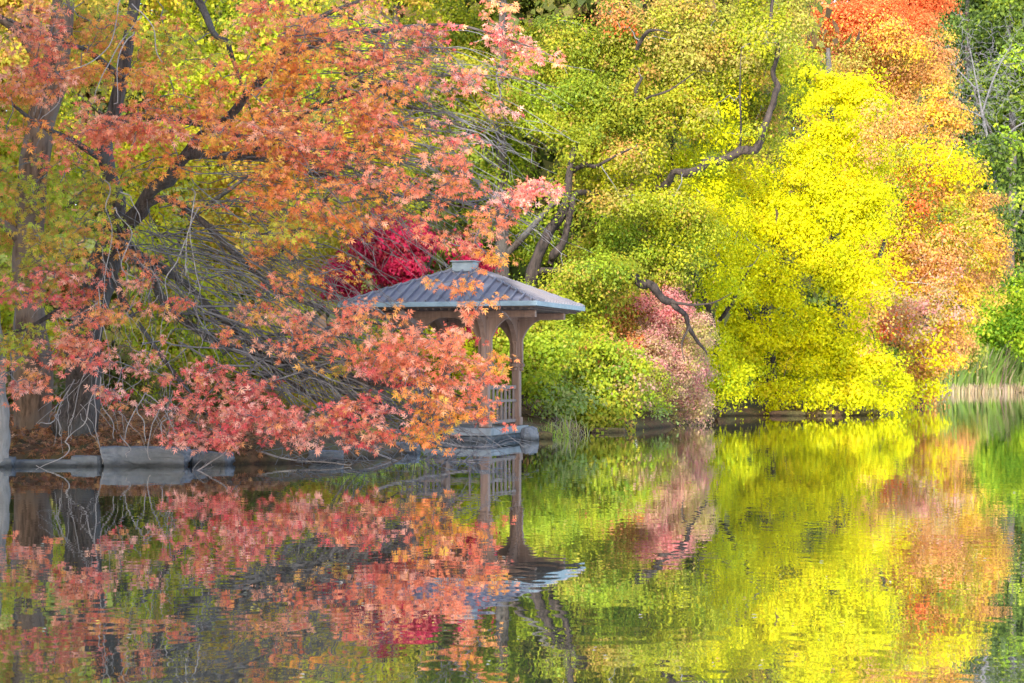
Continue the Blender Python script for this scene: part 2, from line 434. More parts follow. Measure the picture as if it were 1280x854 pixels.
oak = tree_root('oak_tree', 100, 34.6, 'big coral leaved oak with forked dark trunk whose limbs sweep over the water', 'tree')
tr = path([(88, 552, 34.7, .44), (98, 520, 34.7, .34), (108, 430, 34.6, .29), (126, 340, 34.5, .26), (138, 280, 34.4, .24), (137, 235, 34.4, .17), (132, 185, 34.4, .14), (148, 110, 34.4, .12), (166, 30, 34.5, .10), (176, -90, 34.6, .12), (170, -260, 34.7, .07)])
tube_mesh('trunk', oak, M_BARK, [tr], 14, 0.05)
limb_specs = [
    [(140, 292, 34.3, .30), (168, 268, 33.9, .21), (200, 230, 33.5, .18), (238, 190, 33.1, .15), (292, 199, 32.6, .11), (345, 206, 32.1, .08), (430, 228, 31.4, .055), (520, 250, 30.9, .035), (600, 262, 30.6, .02)],
    [(214, 214, 33.4, .14), (262, 160, 33.2, .13), (304, 122, 33.0, .12), (340, 84, 32.8, .10), (362, 50, 32.7, .07), (400, 22, 32.5, .06), (470, -8, 32.2, .05), (560, -40, 32, .03)],
    [(330, 92, 32.8, .08), (408, 52, 32.4, .06), (482, 38, 31.9, .055), (562, 30, 31.4, .04), (640, 52, 31.0, .025), (690, 70, 30.8, .015)],
    [(130, 160, 34.4, .14), (190, 145, 33.6, .10), (230, 152, 33.0, .09), (300, 170, 32.2, .06), (380, 190, 31.6, .04)],
    [(176, 262, 33.8, .11), (212, 250, 33.4, .09), (262, 280, 32.9, .08), (318, 340, 32.4, .065), (380, 380, 31.9, .05), (450, 400, 31.5, .035), (540, 420, 31.0, .02)],
    [(146, 300, 34.2, .17), (190, 345, 33.6, .12), (212, 384, 33.2, .1), (262, 425, 32.6, .085), (330, 448, 32.1, .08), (400, 465, 31.6, .07), (470, 478, 31.1, .05), (530, 482, 30.8, .03), (590, 500, 30.5, .015)],
    [(150, 310, 34.1, .15), (232, 360, 33.2, .09), (300, 420, 32.5, .075), (352, 470, 31.9, .06), (420, 515, 31.3, .045), (470, 545, 31, .03), (500, 562, 30.9, .015)],
    [(440, 488, 31.5, .055), (500, 515, 31.3, .05), (545, 540, 31.2, .03), (580, 550, 31.1, .015)],
    [(140, 330, 34.1, .12), (170, 400, 33.3, .07), (220, 470, 32.6, .045), (262, 520, 32.2, .03), (300, 556, 32, .015)],
    [(126, 330, 34.4, .13), (96, 372, 33.8, .1), (60, 398, 33.2, .07), (10, 420, 32.5, .05), (-50, 440, 32, .03)],
    [(135, 200, 34.4, .12), (90, 180, 33.6, .08), (40, 150, 32.8, .05), (-20, 100, 32.2, .03)],
    [(152, 100, 34.4, .1), (110, 60, 33.7, .07), (50, 40, 33, .045), (-20, 10, 32.4, .03)],
    [(240, -20, 34, .12), (268, 40, 33.4, .08), (286, 60, 33, .06), (310, 130, 32.4, .03), (330, 190, 32, .02)],
    [(172, -40, 34.5, .13), (205, -30, 34.2, .12), (240, -20, 34, .12), (330, -70, 33.4, .08), (460, -90, 32.5, .05), (600, -70, 31.5, .03)],
    [(430, 92, 32.2, .02), (470, 112, 31.8, .035), (500, 128, 31.6, .05), (560, 150, 31.3, .035), (630, 190, 31, .02)],
    [(300, 199, 32.5, .06), (360, 160, 32.2, .05), (430, 120, 32, .04), (520, 100, 31.6, .03), (620, 95, 31.2, .02), (700, 110, 31, .01)],
]
limbs = [path([(a_, b_, c_, d_ * .66) for a_, b_, c_, d_ in s_], .4) for s_ in limb_specs]
for lp in limbs:
    tube_mesh('branch', oak, M_BARK, [lp], 8, 0.05)
limb_nodes = np.concatenate([lp[0] for lp in limbs])
oak_lobes = [
    (45, 60, 31.6, 60, 70, .7, CORAL, 1.7), (20, 140, 31.8, 45, 45, .6, ORANGE, 1.1), (110, 150, 31.6, 60, 32, .6, CORAL, 1.4), (60, 195, 31.6, 40, 20, .5, CORAL, 1.3),
    (160, 165, 31.6, 70, 36, .6, CORAL, 1.7), (90, 75, 32.5, 50, 40, .6, ORANGE, .8), (120, 25, 33, 70, 40, .8, OAKGREEN, 1.0),
    (220, 110, 32, 70, 40, .8, ORANGE, 1.5), (240, 165, 31.8, 60, 30, .6, CORAL, 1.5), (205, 70, 32.8, 55, 30, .8, OAKGREEN, .7), (300, 150, 31.6, 75, 45, .8, ORANGE, 1.5),
    (380, 60, 32, 80, 70, .9, ORANGE, 1.5), (340, 30, 32.2, 60, 40, .8, CORAL, 1.4), (400, 160, 31.3, 90, 60, .9, CORAL, 1.8), (370, 195, 31.2, 60, 35, .7, ORANGE, 1.3), (460, 140, 31.2, 70, 50, .8, ORANGE, 1.2),
    (480, 40, 31.6, 70, 45, .8, CORAL, .9), (580, 70, 31.2, 90, 45, .9, PINK, .65), (660, 45, 31, 60, 40, .8, PINK, .8), (670, 60, 30.8, 38, 22, .5, PINK, 1.0), (520, 150, 31, 70, 50, .8, PINK, .6), (580, 175, 30.8, 60, 22, .5, PINK, .6),
    (470, 215, 30.8, 70, 40, .7, CORAL, .9), (560, 225, 30.6, 80, 36, .7, CORAL, .7), (640, 245, 30.5, 60, 24, .5, PINK, 1.4), (620, 280, 30.5, 55, 25, .5, CORAL, 1.1), (690, 237, 30.4, 40, 6, .3, PINK, 1.2),
    (440, 260, 30.9, 60, 40, .7, ORANGE, .7), (330, 235, 31.6, 70, 30, .7, ORANGE, .6), (290, 260, 32, 50, 30, .6, CORAL, .35), (560, 290, 30.6, 60, 20, .5, CORAL, .6), (640, 318, 30.5, 40, 14, .4, ORANGE, .7),
    (65, 300, 32.2, 75, 45, .7, OAKGREEN, 1.7), (25, 240, 32.4, 60, 55, .7, OAKGREEN, 1.5), (85, 240, 32.6, 50, 40, .6, OAKGREEN, 1.2), (95, 330, 31.8, 45, 20, .5, PINK, .9), (70, 365, 31.8, 55, 28, .5, PINK, 1.4), (20, 400, 32, 50, 50, .6, OAKGREEN, 1.3),
    (85, 410, 31.6, 60, 28, .5, CORAL, 1.2), (15, 480, 31.2, 30, 22, .4, PINK, 1.8), (110, 445, 31.5, 70, 22, .5, PINK, .85), (60, 450, 31.5, 60, 25, .5, CORAL, .7), (30, 340, 32.3, 50, 30, .6, OAKGREEN, 1.1),
    (180, 345, 32.2, 55, 35, .6, CORAL, .45), (190, 375, 32, 50, 30, .5, CORAL, .35), (170, 440, 31.6, 55, 22, .4, PINK, .6), (180, 470, 31.4, 50, 18, .4, PINK, .55),
    (130, 495, 31.3, 50, 16, .4, PINK, .5), (205, 505, 31.0, 40, 22, .4, PINK, .7), (60, 480, 31.3, 50, 18, .4, CORAL, .6), (230, 540, 30.8, 24, 16, .3, PINK, .8), (280, 475, 31, 65, 30, .5, PINK, 1.5), (270, 525, 30.7, 50, 32, .5, PINK, 1.9), (330, 530, 30.6, 65, 26, .5, PINK, 1.9), (400, 525, 30.4, 70, 26, .5, PINK, 1.5), (460, 505, 30.3, 50, 26, .5, PINK, 1.6), (470, 545, 30.3, 60, 20, .4, CORAL, 1.4), (520, 545, 30.2, 35, 18, .3, ORANGE, 1.0),
    (380, 410, 30.9, 60, 34, .6, CORAL, .9), (470, 420, 30.4, 60, 50, .6, CORAL, 1.7), (540, 450, 30.2, 60, 45, .5, CORAL, 1.9), (580, 480, 30.1, 36, 40, .4, CORAL, 1.8), (600, 500, 30.1, 25, 30, .3, CORAL, 1.2), (560, 505, 30.1, 40, 24, .4, ORANGE, 1.6), (505, 470, 30.3, 50, 30, .5, PINK, 1.4), (610, 450, 30.1, 20, 16, .3, ORANGE, .8),
    (330, 370, 31.4, 60, 36, .6, CORAL, .45), (390, 340, 30.9, 50, 24, .5, ORANGE, .5), (250, 400, 31.6, 50, 30, .6, CORAL, .3), (575, 352, 30.2, 45, 14, .3, ORANGE, .8), (600, 385, 30.2, 35, 18, .3, CORAL, 1.0), (350, 440, 31, 60, 30, .5, CORAL, .4), (440, 460, 30.8, 50, 18, .4, OCHRE, .4),
    (150, 60, 33, 70, 50, .8, ORANGE, .8), (240, 60, 32.6, 60, 50, .8, OAKGREEN, .7), (180, 110, 32.8, 50, 40, .6, ORANGE, .8), (120, 260, 33.0, 60, 50, .6, OAKGREEN, .9), (130, 330, 32.8, 60, 50, .6, CORAL, .7), (190, 230, 32.2, 50, 40, .5, ORANGE, .8), (110, 400, 32.6, 50, 40, .5, OAKGREEN, .6),
    (330, 90, 31.6, 70, 50, .8, ORANGE, .9), (430, 80, 31.6, 80, 50, .8, CORAL, .7), (450, 180, 31, 60, 40, .7, CORAL, .8), (380, 250, 31.2, 80, 40, .7, ORANGE, .6), (360, 310, 31.2, 70, 40, .7, OCHRE, .45), (300, 330, 31.8, 50, 40, .6, ORANGE, .35), (440, 300, 30.9, 60, 30, .6, ORANGE, .5),
    (420, 235, 31, 70, 30, .6, CORAL, .7), (500, 250, 30.7, 60, 26, .5, CORAL, .7), (370, 290, 31.3, 60, 34, .6, ORANGE, .6), (340, 380, 31.2, 60, 30, .5, CORAL, .5), (560, 310, 30.4, 50, 14, .4, CORAL, .5),
    (350, 548, 30.5, 50, 14, .35, PINK, 1.0), (430, 552, 30.3, 50, 12, .35, PINK, 1.0), (280, 552, 30.7, 40, 12, .3, PINK, .9), (560, 530, 30.2, 30, 14, .3, ORANGE, 1.0),
    (540, 190, 30.8, 60, 30, .6, CORAL, .6), (600, 130, 31, 60, 30, .6, PINK, .5), (520, 90, 31.2, 60, 30, .6, CORAL, .6),
    (200, -70, 33, 260, 70, 1.5, ORANGE, .5), (520, -60, 31.5, 200, 50, 1.2, CORAL, .5),
]
ends, tips = oak_foliage(oak, oak_lobes, limb_nodes)
tw = grow(limb_nodes, ends, 0.017, 0.007, 0.06, 4, 0.05)
nn = np.concatenate([limb_nodes] + [t[0] for t in tw])
sel = [tips[i] for i in range(len(tips)) if i % 3]
tw2 = grow(nn, sel, 0.008, 0.004, 0.04, 3, 0.05)
# fans of bare drooping twigs on the lower right limbs
bare = []
def bare_fan(n, a, b, Y0, Y1, sx, sy, r=.012, curve=0.1):
    for _ in range(n):
        s = np.array(a) + RNG.normal(0, 1, 2) * sx; e = np.array(b) + RNG.normal(0, 1, 2) * sy
        p0 = P(*s, Y0 + RNG.normal(0, .25)); p1 = P(*e, Y1 + RNG.normal(0, .4))
        m = (p0 + p1) / 2 + np.array([RNG.normal(0, .08), RNG.normal(0, .08), np.linalg.norm(p1 - p0) * RNG.normal(curve, .06)])
        m2 = p0 * .25 + p1 * .75 + np.array([RNG.normal(0, .06), 0, np.linalg.norm(p1 - p0) * curve * .6])
        k = r * RNG.uniform(.6, 1.5)
        bare.append(smooth([p0, m, m2, p1], [k, k * .8, k * .6, k * .3], jit=2.6))
bare_fan(26, (250, 395), (440, 500), 32.8, 31.2, (30, 18), (50, 22), .018)
bare_fan(22, (330, 440), (500, 520), 32, 31, (30, 12), (40, 20), .016)
bare_fan(30, (400, 470), (560, 555), 31.6, 31, (45, 14), (50, 10), .013)
bare_fan(26, (200, 300), (370, 430), 33.5, 31.8, (25, 18), (50, 30), .014)
bare_fan(24, (250, 260), (420, 330), 33, 31.6, (40, 20), (60, 30), .011)
bare_fan(24, (400, 210), (600, 290), 31.8, 31, (40, 20), (60, 30), .011)
bare_fan(16, (470, 150), (640, 190), 31.6, 31, (40, 20), (40, 25), .010)
bare_fan(14, (320, 440), (470, 560), 32, 31, (20, 15), (30, 15), .016)
bare_fan(60, (330, 190), (560, 270), 32, 31, (60, 25), (70, 40), .008)
bare_fan(60, (280, 330), (470, 440), 32.4, 31.2, (50, 30), (60, 40), .008)
bare_fan(50, (400, 60), (600, 130), 32.2, 31.2, (50, 30), (60, 40), .008)
bare_fan(40, (160, 290), (240, 420), 34, 32.6, (30, 30), (40, 50), .007)
for p_, r_ in list(bare):
    for _ in range(4):
        i_ = RNG.integers(4, len(p_) - 1); d_ = unit((p_[i_] - p_[i_ - 1])[None])[0]
        q_ = unit((d_ * .7 + RNG.normal(0, .55, 3))[None])[0] * RNG.uniform(.1, .38)
        bare.append((np.array([p_[i_], p_[i_] + q_ * .5 + RNG.normal(0, .02, 3), p_[i_] + q_ + np.array([0, 0, -.03])]), np.array([.0055, .0045, .003])))
tube_mesh('twig_growth', oak, M_TWIG, tw + tw2 + bare, 4, kind='stuff')
# pale drooping twigs by the trunk
bare = []
def drop(wps, r=.0115):
    bare.append(path([(x, y, 32.2 + k * -0.1, r * (1 - .18 * k)) for k, (x, y) in enumerate(wps)], 2.6))
for w in [[(176, 20), (150, 60), (128, 100), (118, 128)], [(150, 0), (140, 60), (96, 85), (62, 96)], [(165, 5), (190, 40), (203, 78)], [(168, 40), (150, 75), (142, 130)], [(62, 96), (50, 118), (42, 140)], [(80, 95), (74, 130), (50, 150)],
          [(130, 225), (133, 260), (138, 300), (132, 350), (128, 400)], [(128, 400), (118, 440), (100, 480), (86, 545)], [(128, 350), (130, 400), (140, 440), (120, 460), (45, 530)], [(120, 455), (118, 500), (124, 550), (128, 580)],
          [(92, 475), (70, 520), (48, 530)], [(70, 518), (76, 545)], [(125, 470), (132, 520), (142, 548)], [(130, 480), (110, 515), (85, 548)], [(185, 490), (165, 520), (155, 550)], [(170, 505), (178, 530), (182, 552)], [(180, 490), (205, 515), (222, 542)], [(200, 510), (190, 530), (188, 575)],
          [(245, 260), (235, 300), (232, 345)], [(232, 300), (215, 340), (205, 380), (200, 430)], [(240, 235), (240, 290), (250, 360)], [(150, 240), (165, 255), (180, 280)], [(140, 262), (160, 290), (150, 330), (175, 350)], [(86, 545), (82, 575), (45, 582)], [(205, 520), (200, 545), (205, 562)], [(150, 545), (160, 560), (158, 572)]]:
    drop(w)
for _ in range(90):
    x = RNG.uniform(70, 260); y = RNG.uniform(300, 520)
    dx = RNG.normal(0, 26); drop([(x, y), (x + dx * .3, y + 12), (x + dx * .7, y + 26), (x + dx, y + 32 + RNG.uniform(0, 22))], .006)
tube_mesh('drooping_twig', oak, M_PALETWIG, bare, 5, kind='stuff')

# ------------------------------------------------------------------ other trunks on the left bank
def simple_tree(name, px, Y, label, trunk, limbs_, lobes, leaf, cat='tree', group=None, bark=M_BARK, tmpl=T_LEAF, layers=3.0, clump=.42, gap=-.22, twigs=60, twig_mat=None, back=.3, sides=10, freq=.8, droop=.3, rt=.02):
    root = tree_root(name, px, Y, label, cat, group)
    t = path(trunk); nodes = [t[0]]
    tube_mesh('trunk', root, bark, [t], sides, 0.06)
    for l in limbs_:
        lp = path(l, .4); nodes.append(lp[0]); tube_mesh('branch', root, bark, [lp], 8, 0.06)
    if lobes:
        A, cs = crown(lobes, leaf, layers, clump, gap, back, droop, freq)
        foliage(root, A, tmpl)
        if twigs and len(cs):
            s = cs[RNG.choice(len(cs), min(twigs, len(cs)), replace=False)]
            g = grow(np.concatenate(nodes), s, rt, rt * .35, .05, 4, .05)
            tube_mesh('twig_growth', root, twig_mat or bark, g, 4, kind='stuff')
    return root

simple_tree('oak_tree', 45, 35.4, 'brown trunked oak at the bank with a leaning grey trunk top among olive leaves', 
            [(44, 552, 35.5, .40), (42, 520, 35.4, .33), (40, 430, 35.4, .30), (36, 320, 35.5, .28), (40, 220, 35.4, .28), (56, 130, 35.3, .27), (72, 60, 35.3, .22), (80, -60, 35.4, .16), (90, -200, 35.5, .08)],
            [[(60, 100, 35.3, .12), (20, 40, 35.1, .08), (-60, -20, 35, .05)], [(40, 330, 35.4, .14), (4, 280, 35.2, .1), (-60, 230, 35, .06)]],
            [(30, 260, 36.2, 80, 70, .8, OAKGREEN, 1.6), (0, 120, 36.2, 90, 80, .8, OAKGREEN, 1.4), (110, 40, 36.5, 90, 70, .8, OAKGREEN, 1.2), (20, -100, 36, 150, 80, 1.5, OAKGREEN, 1)],
            .17, bark=M_BARK_B, tmpl=T_OAK, layers=1.5, twigs=40)
simple_tree('old_tree', -3, 32.3, 'pale grey trunk cut by the edge of the picture beside the leaf bank', 
            [(-6, 578, 32.3, .26), (-4, 520, 32.3, .2), (-8, 440, 32.3, .19), (-20, 330, 32.4, .17), (-34, 200, 32.5, .14), (-46, 60, 32.6, .1)],
            [[(-20, 330, 32.4, .07), (-60, 280, 32.3, .05), (-110, 250, 32.2, .03)]], None, .1, bark=noisy('pale_bark', (.2, .19, .18), (.36, .34, .32), 7, .9, .7, (1.6, 1.6, .3), bdist=.05))

# ------------------------------------------------------------------ wood behind the oak
G_BEH = 'trees growing behind the coral oak'
def behind(px, Y, label, lobes, lean=0, layers=2.8, r=.18, **kw):
    simple_tree(kw.pop('name', 'maple_tree'), px, Y, label,
        [(px, 552 - (Y - 36) * .9, Y, r * 1.25), (px + lean * .2, 480, Y, r), (px + lean * .5, 330, Y, r * .85), (px + lean, 150, Y, r * .7), (px + lean * 1.3, -40, Y, r * .4)],
        [[(px + lean * .5, 330, Y, r * .5), (px + lean * .5 + 60, 260, Y - .6, r * .35), (px + lean * .5 + 110, 220, Y - 1, r * .15)],
         [(px + lean * .8, 220, Y, r * .5), (px + lean * .8 - 60, 150, Y - .6, r * .3), (px + lean - 110, 110, Y - 1, r * .12)]], lobes, .115, layers=layers, group=G_BEH, **kw)
behind(10, 42, 'lime and olive tree filling the gap behind the brown trunked oak', [(20, 200, 42, 110, 110, 1.2, UNDER), (0, 400, 42, 90, 80, 1, UNDER), (40, 40, 42, 130, 90, 1.2, OCHRE), (-20, -80, 42, 160, 90, 1.5, OCHRE, 1.5)], 30)
behind(210, 44, 'lime yellow tree lit in the gap right of the forked trunk', [(205, 330, 43, 70, 90, 1.1, LIME), (210, 450, 43, 60, 70, .9, LIME), (200, 210, 43.5, 90, 80, 1.2, UNDER), (220, 80, 44, 110, 90, 1.3, LIME), (210, -60, 44, 150, 90, 1.6, UNDER, 1.5)], -20)
behind(330, 45, 'ochre leaved tree showing between the twigs over the coral spray', [(320, 300, 44, 80, 80, 1.1, OCHRE), (330, 410, 43.5, 80, 60, .9, UNDER), (330, 190, 44.5, 90, 80, 1.2, OCHRE), (330, 60, 45, 110, 90, 1.3, LIME), (340, 490, 43, 90, 40, .8, OCHRE, 2), (340, -70, 45, 150, 90, 1.6, UNDER, 1.5)], 15)
behind(470, 56, 'olive tree with green and brown leaves between oak and crimson maple', [(450, 210, 54, 90, 80, 1.3, UNDER), (460, 90, 55, 100, 80, 1.4, LIME), (400, 300, 52, 60, 80, 1.1, OCHRE), (550, 120, 56, 90, 90, 1.3, OLIVE), (480, -50, 56, 150, 80, 1.6, UNDER, 1.5)], 20)
behind(628, 58, 'slim dark trunked tree with green leaves behind the oak tips', [(600, 200, 59, 90, 70, 1.3, GREEN), (650, 110, 59, 80, 80, 1.3, OLIVE), (580, 60, 59.5, 110, 90, 1.4, OLIVE), (640, 290, 59.5, 80, 50, 1, GREEN), (620, -60, 59, 140, 80, 1.6, OLIVE, 1.5)], 0, r=.24)

# crimson maple behind the pavilion
simple_tree('crimson_maple', 500, 52, 'low crimson red maple glowing just behind the pavilion roof', 
    [(505, 538, 52, .16), (508, 470, 52, .13), (500, 400, 52, .11), (470, 340, 51.8, .08), (440, 300, 51.6, .04)],
    [[(500, 400, 52, .09), (530, 350, 51.7, .07), (545, 300, 51.5, .04)], [(488, 378, 52, .08), (450, 390, 51.6, .05), (420, 385, 51.4, .03)]],
    [(490, 305, 50.4, 66, 32, .7, CRIMSON, 2.4), (430, 340, 50.6, 34, 26, .5, CRIMSON, 2.2), (455, 320, 51, 46, 36, .8, CRIMSON, 3), (520, 330, 50.6, 60, 40, .8, CRIMSON, 3), (545, 285, 51, 46, 22, .7, CRIMSON, 2.6), (440, 360, 50.8, 30, 24, .5, CRIMSON, 2.2), (595, 330, 51, 26, 20, .5, CRIMSON, 2.4), (580, 300, 51, 30, 16, .5, CRIMSON, 1.6), (480, 280, 51.5, 30, 22, .6, CRIMSON, 1.4), (560, 390, 50.6, 70, 40, .7, CRIMSON, 1.2), (490, 420, 51, 60, 30, .6, UNDER, 2)],
    .12, clump=.3, tmpl=T_MAPLE, twigs=90, twig_mat=M_TWIG)

# ------------------------------------------------------------------ centre trees
simple_tree('leaning_tree', 690, 55, 'olive leaved tree with twin leaning trunks and a dark limb drooping over the bronze shrub',
    [(640, 530, 55, .24), (652, 420, 55, .21), (668, 340, 54.6, .18), (688, 290, 54.4, .155), (708, 252, 54.4, .13), (713, 205, 54.6, .09), (735, 140, 57, .08), (790, 60, 57.4, .07), (806, 10, 57.6, .06), (815, -90, 57.6, .04)],
    [[(688, 330, 54.7, .10), (700, 310, 54.4, .12), (712, 276, 54.4, .11), (722, 240, 54.6, .08), (760, 244, 56.4, .08), (800, 246, 56.2, .09), (832, 229, 55.0, .11), (846, 217, 54.6, .10), (868, 213, 54.4, .115), (884, 203, 54.3, .11), (912, 199, 54.2, .12), (932, 189, 54.1, .12), (950, 184, 54, .115), (953, 158, 54, .10), (962, 134, 54, .085), (971, 112, 54, .08), (970, 86, 54, .075), (975, 60, 54.1, .06), (966, 40, 54.2, .055), (970, -30, 54.4, .05), (980, -110, 54.6, .03)],
     [(670, 338, 54.6, .1), (715, 338, 54.6, .1), (760, 338, 54.2, .105), (785, 346, 53.6, .12), (800, 352, 53.5, .125), (816, 360, 53.5, .13), (833, 373, 53.6, .12), (850, 386, 53.8, .09), (862, 408, 54.2, .07), (872, 426, 54.6, .055), (884, 444, 55.0, .02)],
     [(838, 376, 53.6, .06), (860, 382, 53.4, .04), (890, 378, 53.2, .02), (915, 366, 53, .01)], [(862, 408, 54.2, .04), (852, 430, 54, .025), (856, 452, 53.9, .01)],
     [(914, 196, 54.4, 0.056), (926, 180, 54.2, 0.037), (925, 120, 54.1, 0.022), (927, 60, 54, 0.012)],
     [(712, 215, 54.9, 0.087), (735, 208, 54.4, 0.074), (752, 205, 54, 0.043), (790, 185, 53.6, 0.019)],
     [(800, 128, 54.8, 0.03), (815, 120, 54.2, 0.035), (838, 112, 54, 0.028), (868, 92, 54, 0.012)], [(796, 62, 54.6, .05), (806, 42, 54.2, .06), (820, 38, 54, .03), (838, 42, 54, .012)], [(795, 135, 54.9, .05), (798, 112, 54.4, .06), (802, 96, 54.8, .04)]],
    [(735, 338, 53.0, 46, 16, .4, GREEN, 3), (775, 335, 53.0, 16, 10, .2, OLIVE, 2), (920, 130, 58.5, 80, 80, .8, OLIVE, 3), (860, 60, 58.5, 90, 60, .8, OLIVE, 3), (760, 150, 58.5, 90, 80, .8, GREEN, 3), (780, 250, 54.2, 46, 18, .4, OLIVEY, 2.6), (735, 175, 54.4, 36, 24, .4, OLIVE, 1.6), (840, 246, 53.8, 20, 8, .2, OLIVEY, 1.4), (690, 250, 53.6, 18, 20, .3, GREEN, 1.2), (965, 45, 53.6, 26, 26, .4, OLIVEY, 1.6), (950, 160, 53.6, 14, 8, .2, OLIVEY, 1.2), (890, 205, 53.6, 16, 8, .2, YELGREEN, 1.2), (735, 60, 56, 90, 75, 1.3, OLIVE), (690, 130, 56, 60, 60, 1.1, GREEN), (790, 130, 55.5, 80, 60, 1.2, OLIVE), (850, 50, 56, 90, 70, 1.3, TAN), (745, 200, 56.4, 60, 50, 1.0, OLIVE), (800, 210, 55.8, 70, 50, 1.1, OLIVEY), (860, 130, 55.6, 60, 50, 1.1, OLIVEY), (900, 150, 55.8, 46, 40, .8, YELLOW, 2), (930, 60, 56, 70, 60, 1.1, OLIVEY), (770, 10, 55.2, 60, 20, .6, RUST, 1.0), (790, 190, 54.4, 40, 20, .5, RUST, .8), (775, 30, 54.8, 30, 10, .4, FIRE, .6),
     (790, 290, 56.0, 90, 40, 1.1, GREEN), (740, 300, 57.2, 50, 50, 1, OLIVE), (840, 270, 55.8, 56, 50, 1, OLIVEY), (890, 250, 57, 50, 36, .8, YELLOW, 2), (700, 370, 54.6, 70, 36, .9, GREEN), (760, 350, 54.2, 60, 36, .9, OLIVE), (820, 345, 56.6, 60, 36, .9, OLIVE), (850, 320, 56.2, 34, 40, .9, OLIVEY), (720, 410, 54, 60, 26, .8, OLIVEY), (985, 15, 56, 34, 40, .8, TAN), (760, -60, 56, 150, 60, 1.6, OLIVE, 1.6), (930, -30, 56, 90, 40, 1.2, OLIVEY, 1.6)],
    .098, layers=2.7, clump=.38, twigs=420, twig_mat=M_TWIG, gap=-.25, freq=1.1, bark=M_DARKBARK)
# dark limb drooping over the bronze shrub
simple_tree('yellow_green_tree', 905, 62, 'yellow green tree rising between the bronze shrub and the low yellow tree',
    [(900, 512, 63, 0.165), (895, 440, 63, 0.143), (880, 370, 62.5, 0.121), (850, 300, 62.5, 0.099), (840, 220, 62.5, 0.066), (845, 120, 62.5, 0.039)],
    [[(900, 400, 62.6, .08), (925, 360, 62.2, .05), (940, 330, 62, .02)]],
    [(905, 375, 61.5, 46, 55, .8, YELGREEN, 1.6), (905, 300, 61.5, 56, 50, .9, YELLOW, 1.6), (900, 460, 62, 44, 50, .8, YELGREEN, 3), (880, 230, 63, 70, 60, 1, YELLOW, 2.4)],
    .105, twigs=160, twig_mat=M_TWIG, bark=M_DARKBARK)

# ------------------------------------------------------------------ bright yellow trees
simple_tree('yellow_tree', 960, 74, 'vivid yellow tree hanging low to the water beside the bronze shrub',
    [(965, 512, 74, .3), (962, 430, 74, .25), (950, 300, 74, .2), (955, 180, 74, .14), (960, 80, 74, .08)],
    [[(962, 430, 74, .14), (925, 380, 73, .09), (890, 340, 72.4, .04)], [(955, 360, 74, .14), (1000, 300, 73, .09), (1030, 250, 72.5, .04)]],
    [(925, 455, 70.6, 36, 50, .9, YELLOW), (920, 300, 71.5, 46, 55, 1, YELLOW), (960, 350, 71, 60, 50, 1.2, YELLOW), (960, 490, 70.2, 50, 24, .7, YELLOW), (985, 420, 71, 46, 50, 1, YELLOW), (940, 230, 72, 60, 40, 1.1, YELLOW), (880, 470, 70, 14, 30, .4, YELGREEN, 2), (900, 400, 71, 30, 40, .7, YELLOW, 2.6), (960, 260, 72, 60, 50, 1.1, YELLOW), (930, 165, 73, 60, 40, 1, OLIVEY), (890, 330, 69.6, 34, 50, .7, YELLOW), (900, 250, 70, 44, 44, .8, YELLOW), (885, 410, 69.4, 30, 44, .6, YELLOW), (930, 400, 75, 60, 60, .8, YELGREEN, 3), (960, 440, 75, 80, 50, .8, YELGREEN, 3)],
    .125, layers=2.9, clump=.36, twigs=120, gap=-.24, freq=1.15)
simple_tree('yellow_tree', 1050, 75, 'tallest vivid yellow tree in front of the orange tree',
    [(1050, 512, 75, .32), (1052, 430, 75, .27), (1046, 300, 75, .22), (1040, 180, 75, .15), (1035, 60, 75, .08)],
    [[(1050, 400, 75, .15), (1090, 340, 74, .09), (1110, 290, 73.4, .04)], [(1046, 300, 75, .14), (1000, 230, 74, .09), (985, 180, 73.5, .04)]],
    [(1040, 160, 72, 50, 50, 1.1, YELLOW), (1075, 120, 72.5, 36, 40, .8, YELLOW), (1088, 170, 70.5, 30, 60, .5, SALMON, .6), (1092, 400, 70, 22, 60, .4, SALMON, .45), (1095, 260, 71.5, 26, 60, .7, YELLOW), (1040, 440, 76, 80, 60, 1, YELGREEN, 3), (1010, 210, 71.5, 50, 50, 1.1, YELLOW), (1055, 250, 71.5, 50, 60, 1.2, YELLOW), (1020, 320, 71, 50, 55, 1.1, YELLOW), (1070, 350, 71.5, 46, 60, 1.1, YELLOW), (1040, 430, 71, 60, 50, 1.1, YELLOW), (1080, 460, 70.6, 50, 40, .9, YELLOW), (1040, 490, 69.8, 70, 24, .8, YELLOW), (1120, 475, 71.5, 24, 26, .6, YELLOW), (1100, 500, 71, 36, 14, .5, YELLOW), (990, 270, 71, 40, 40, .9, YELLOW), (1020, 110, 73, 40, 36, .9, YELLOW), (1085, 200, 73, 26, 50, .8, YELLOW, 2.2), (1000, 85, 74, 50, 36, 1, OLIVEY)],
    .125, layers=2.9, clump=.36, twigs=120, gap=-.24, freq=1.15)

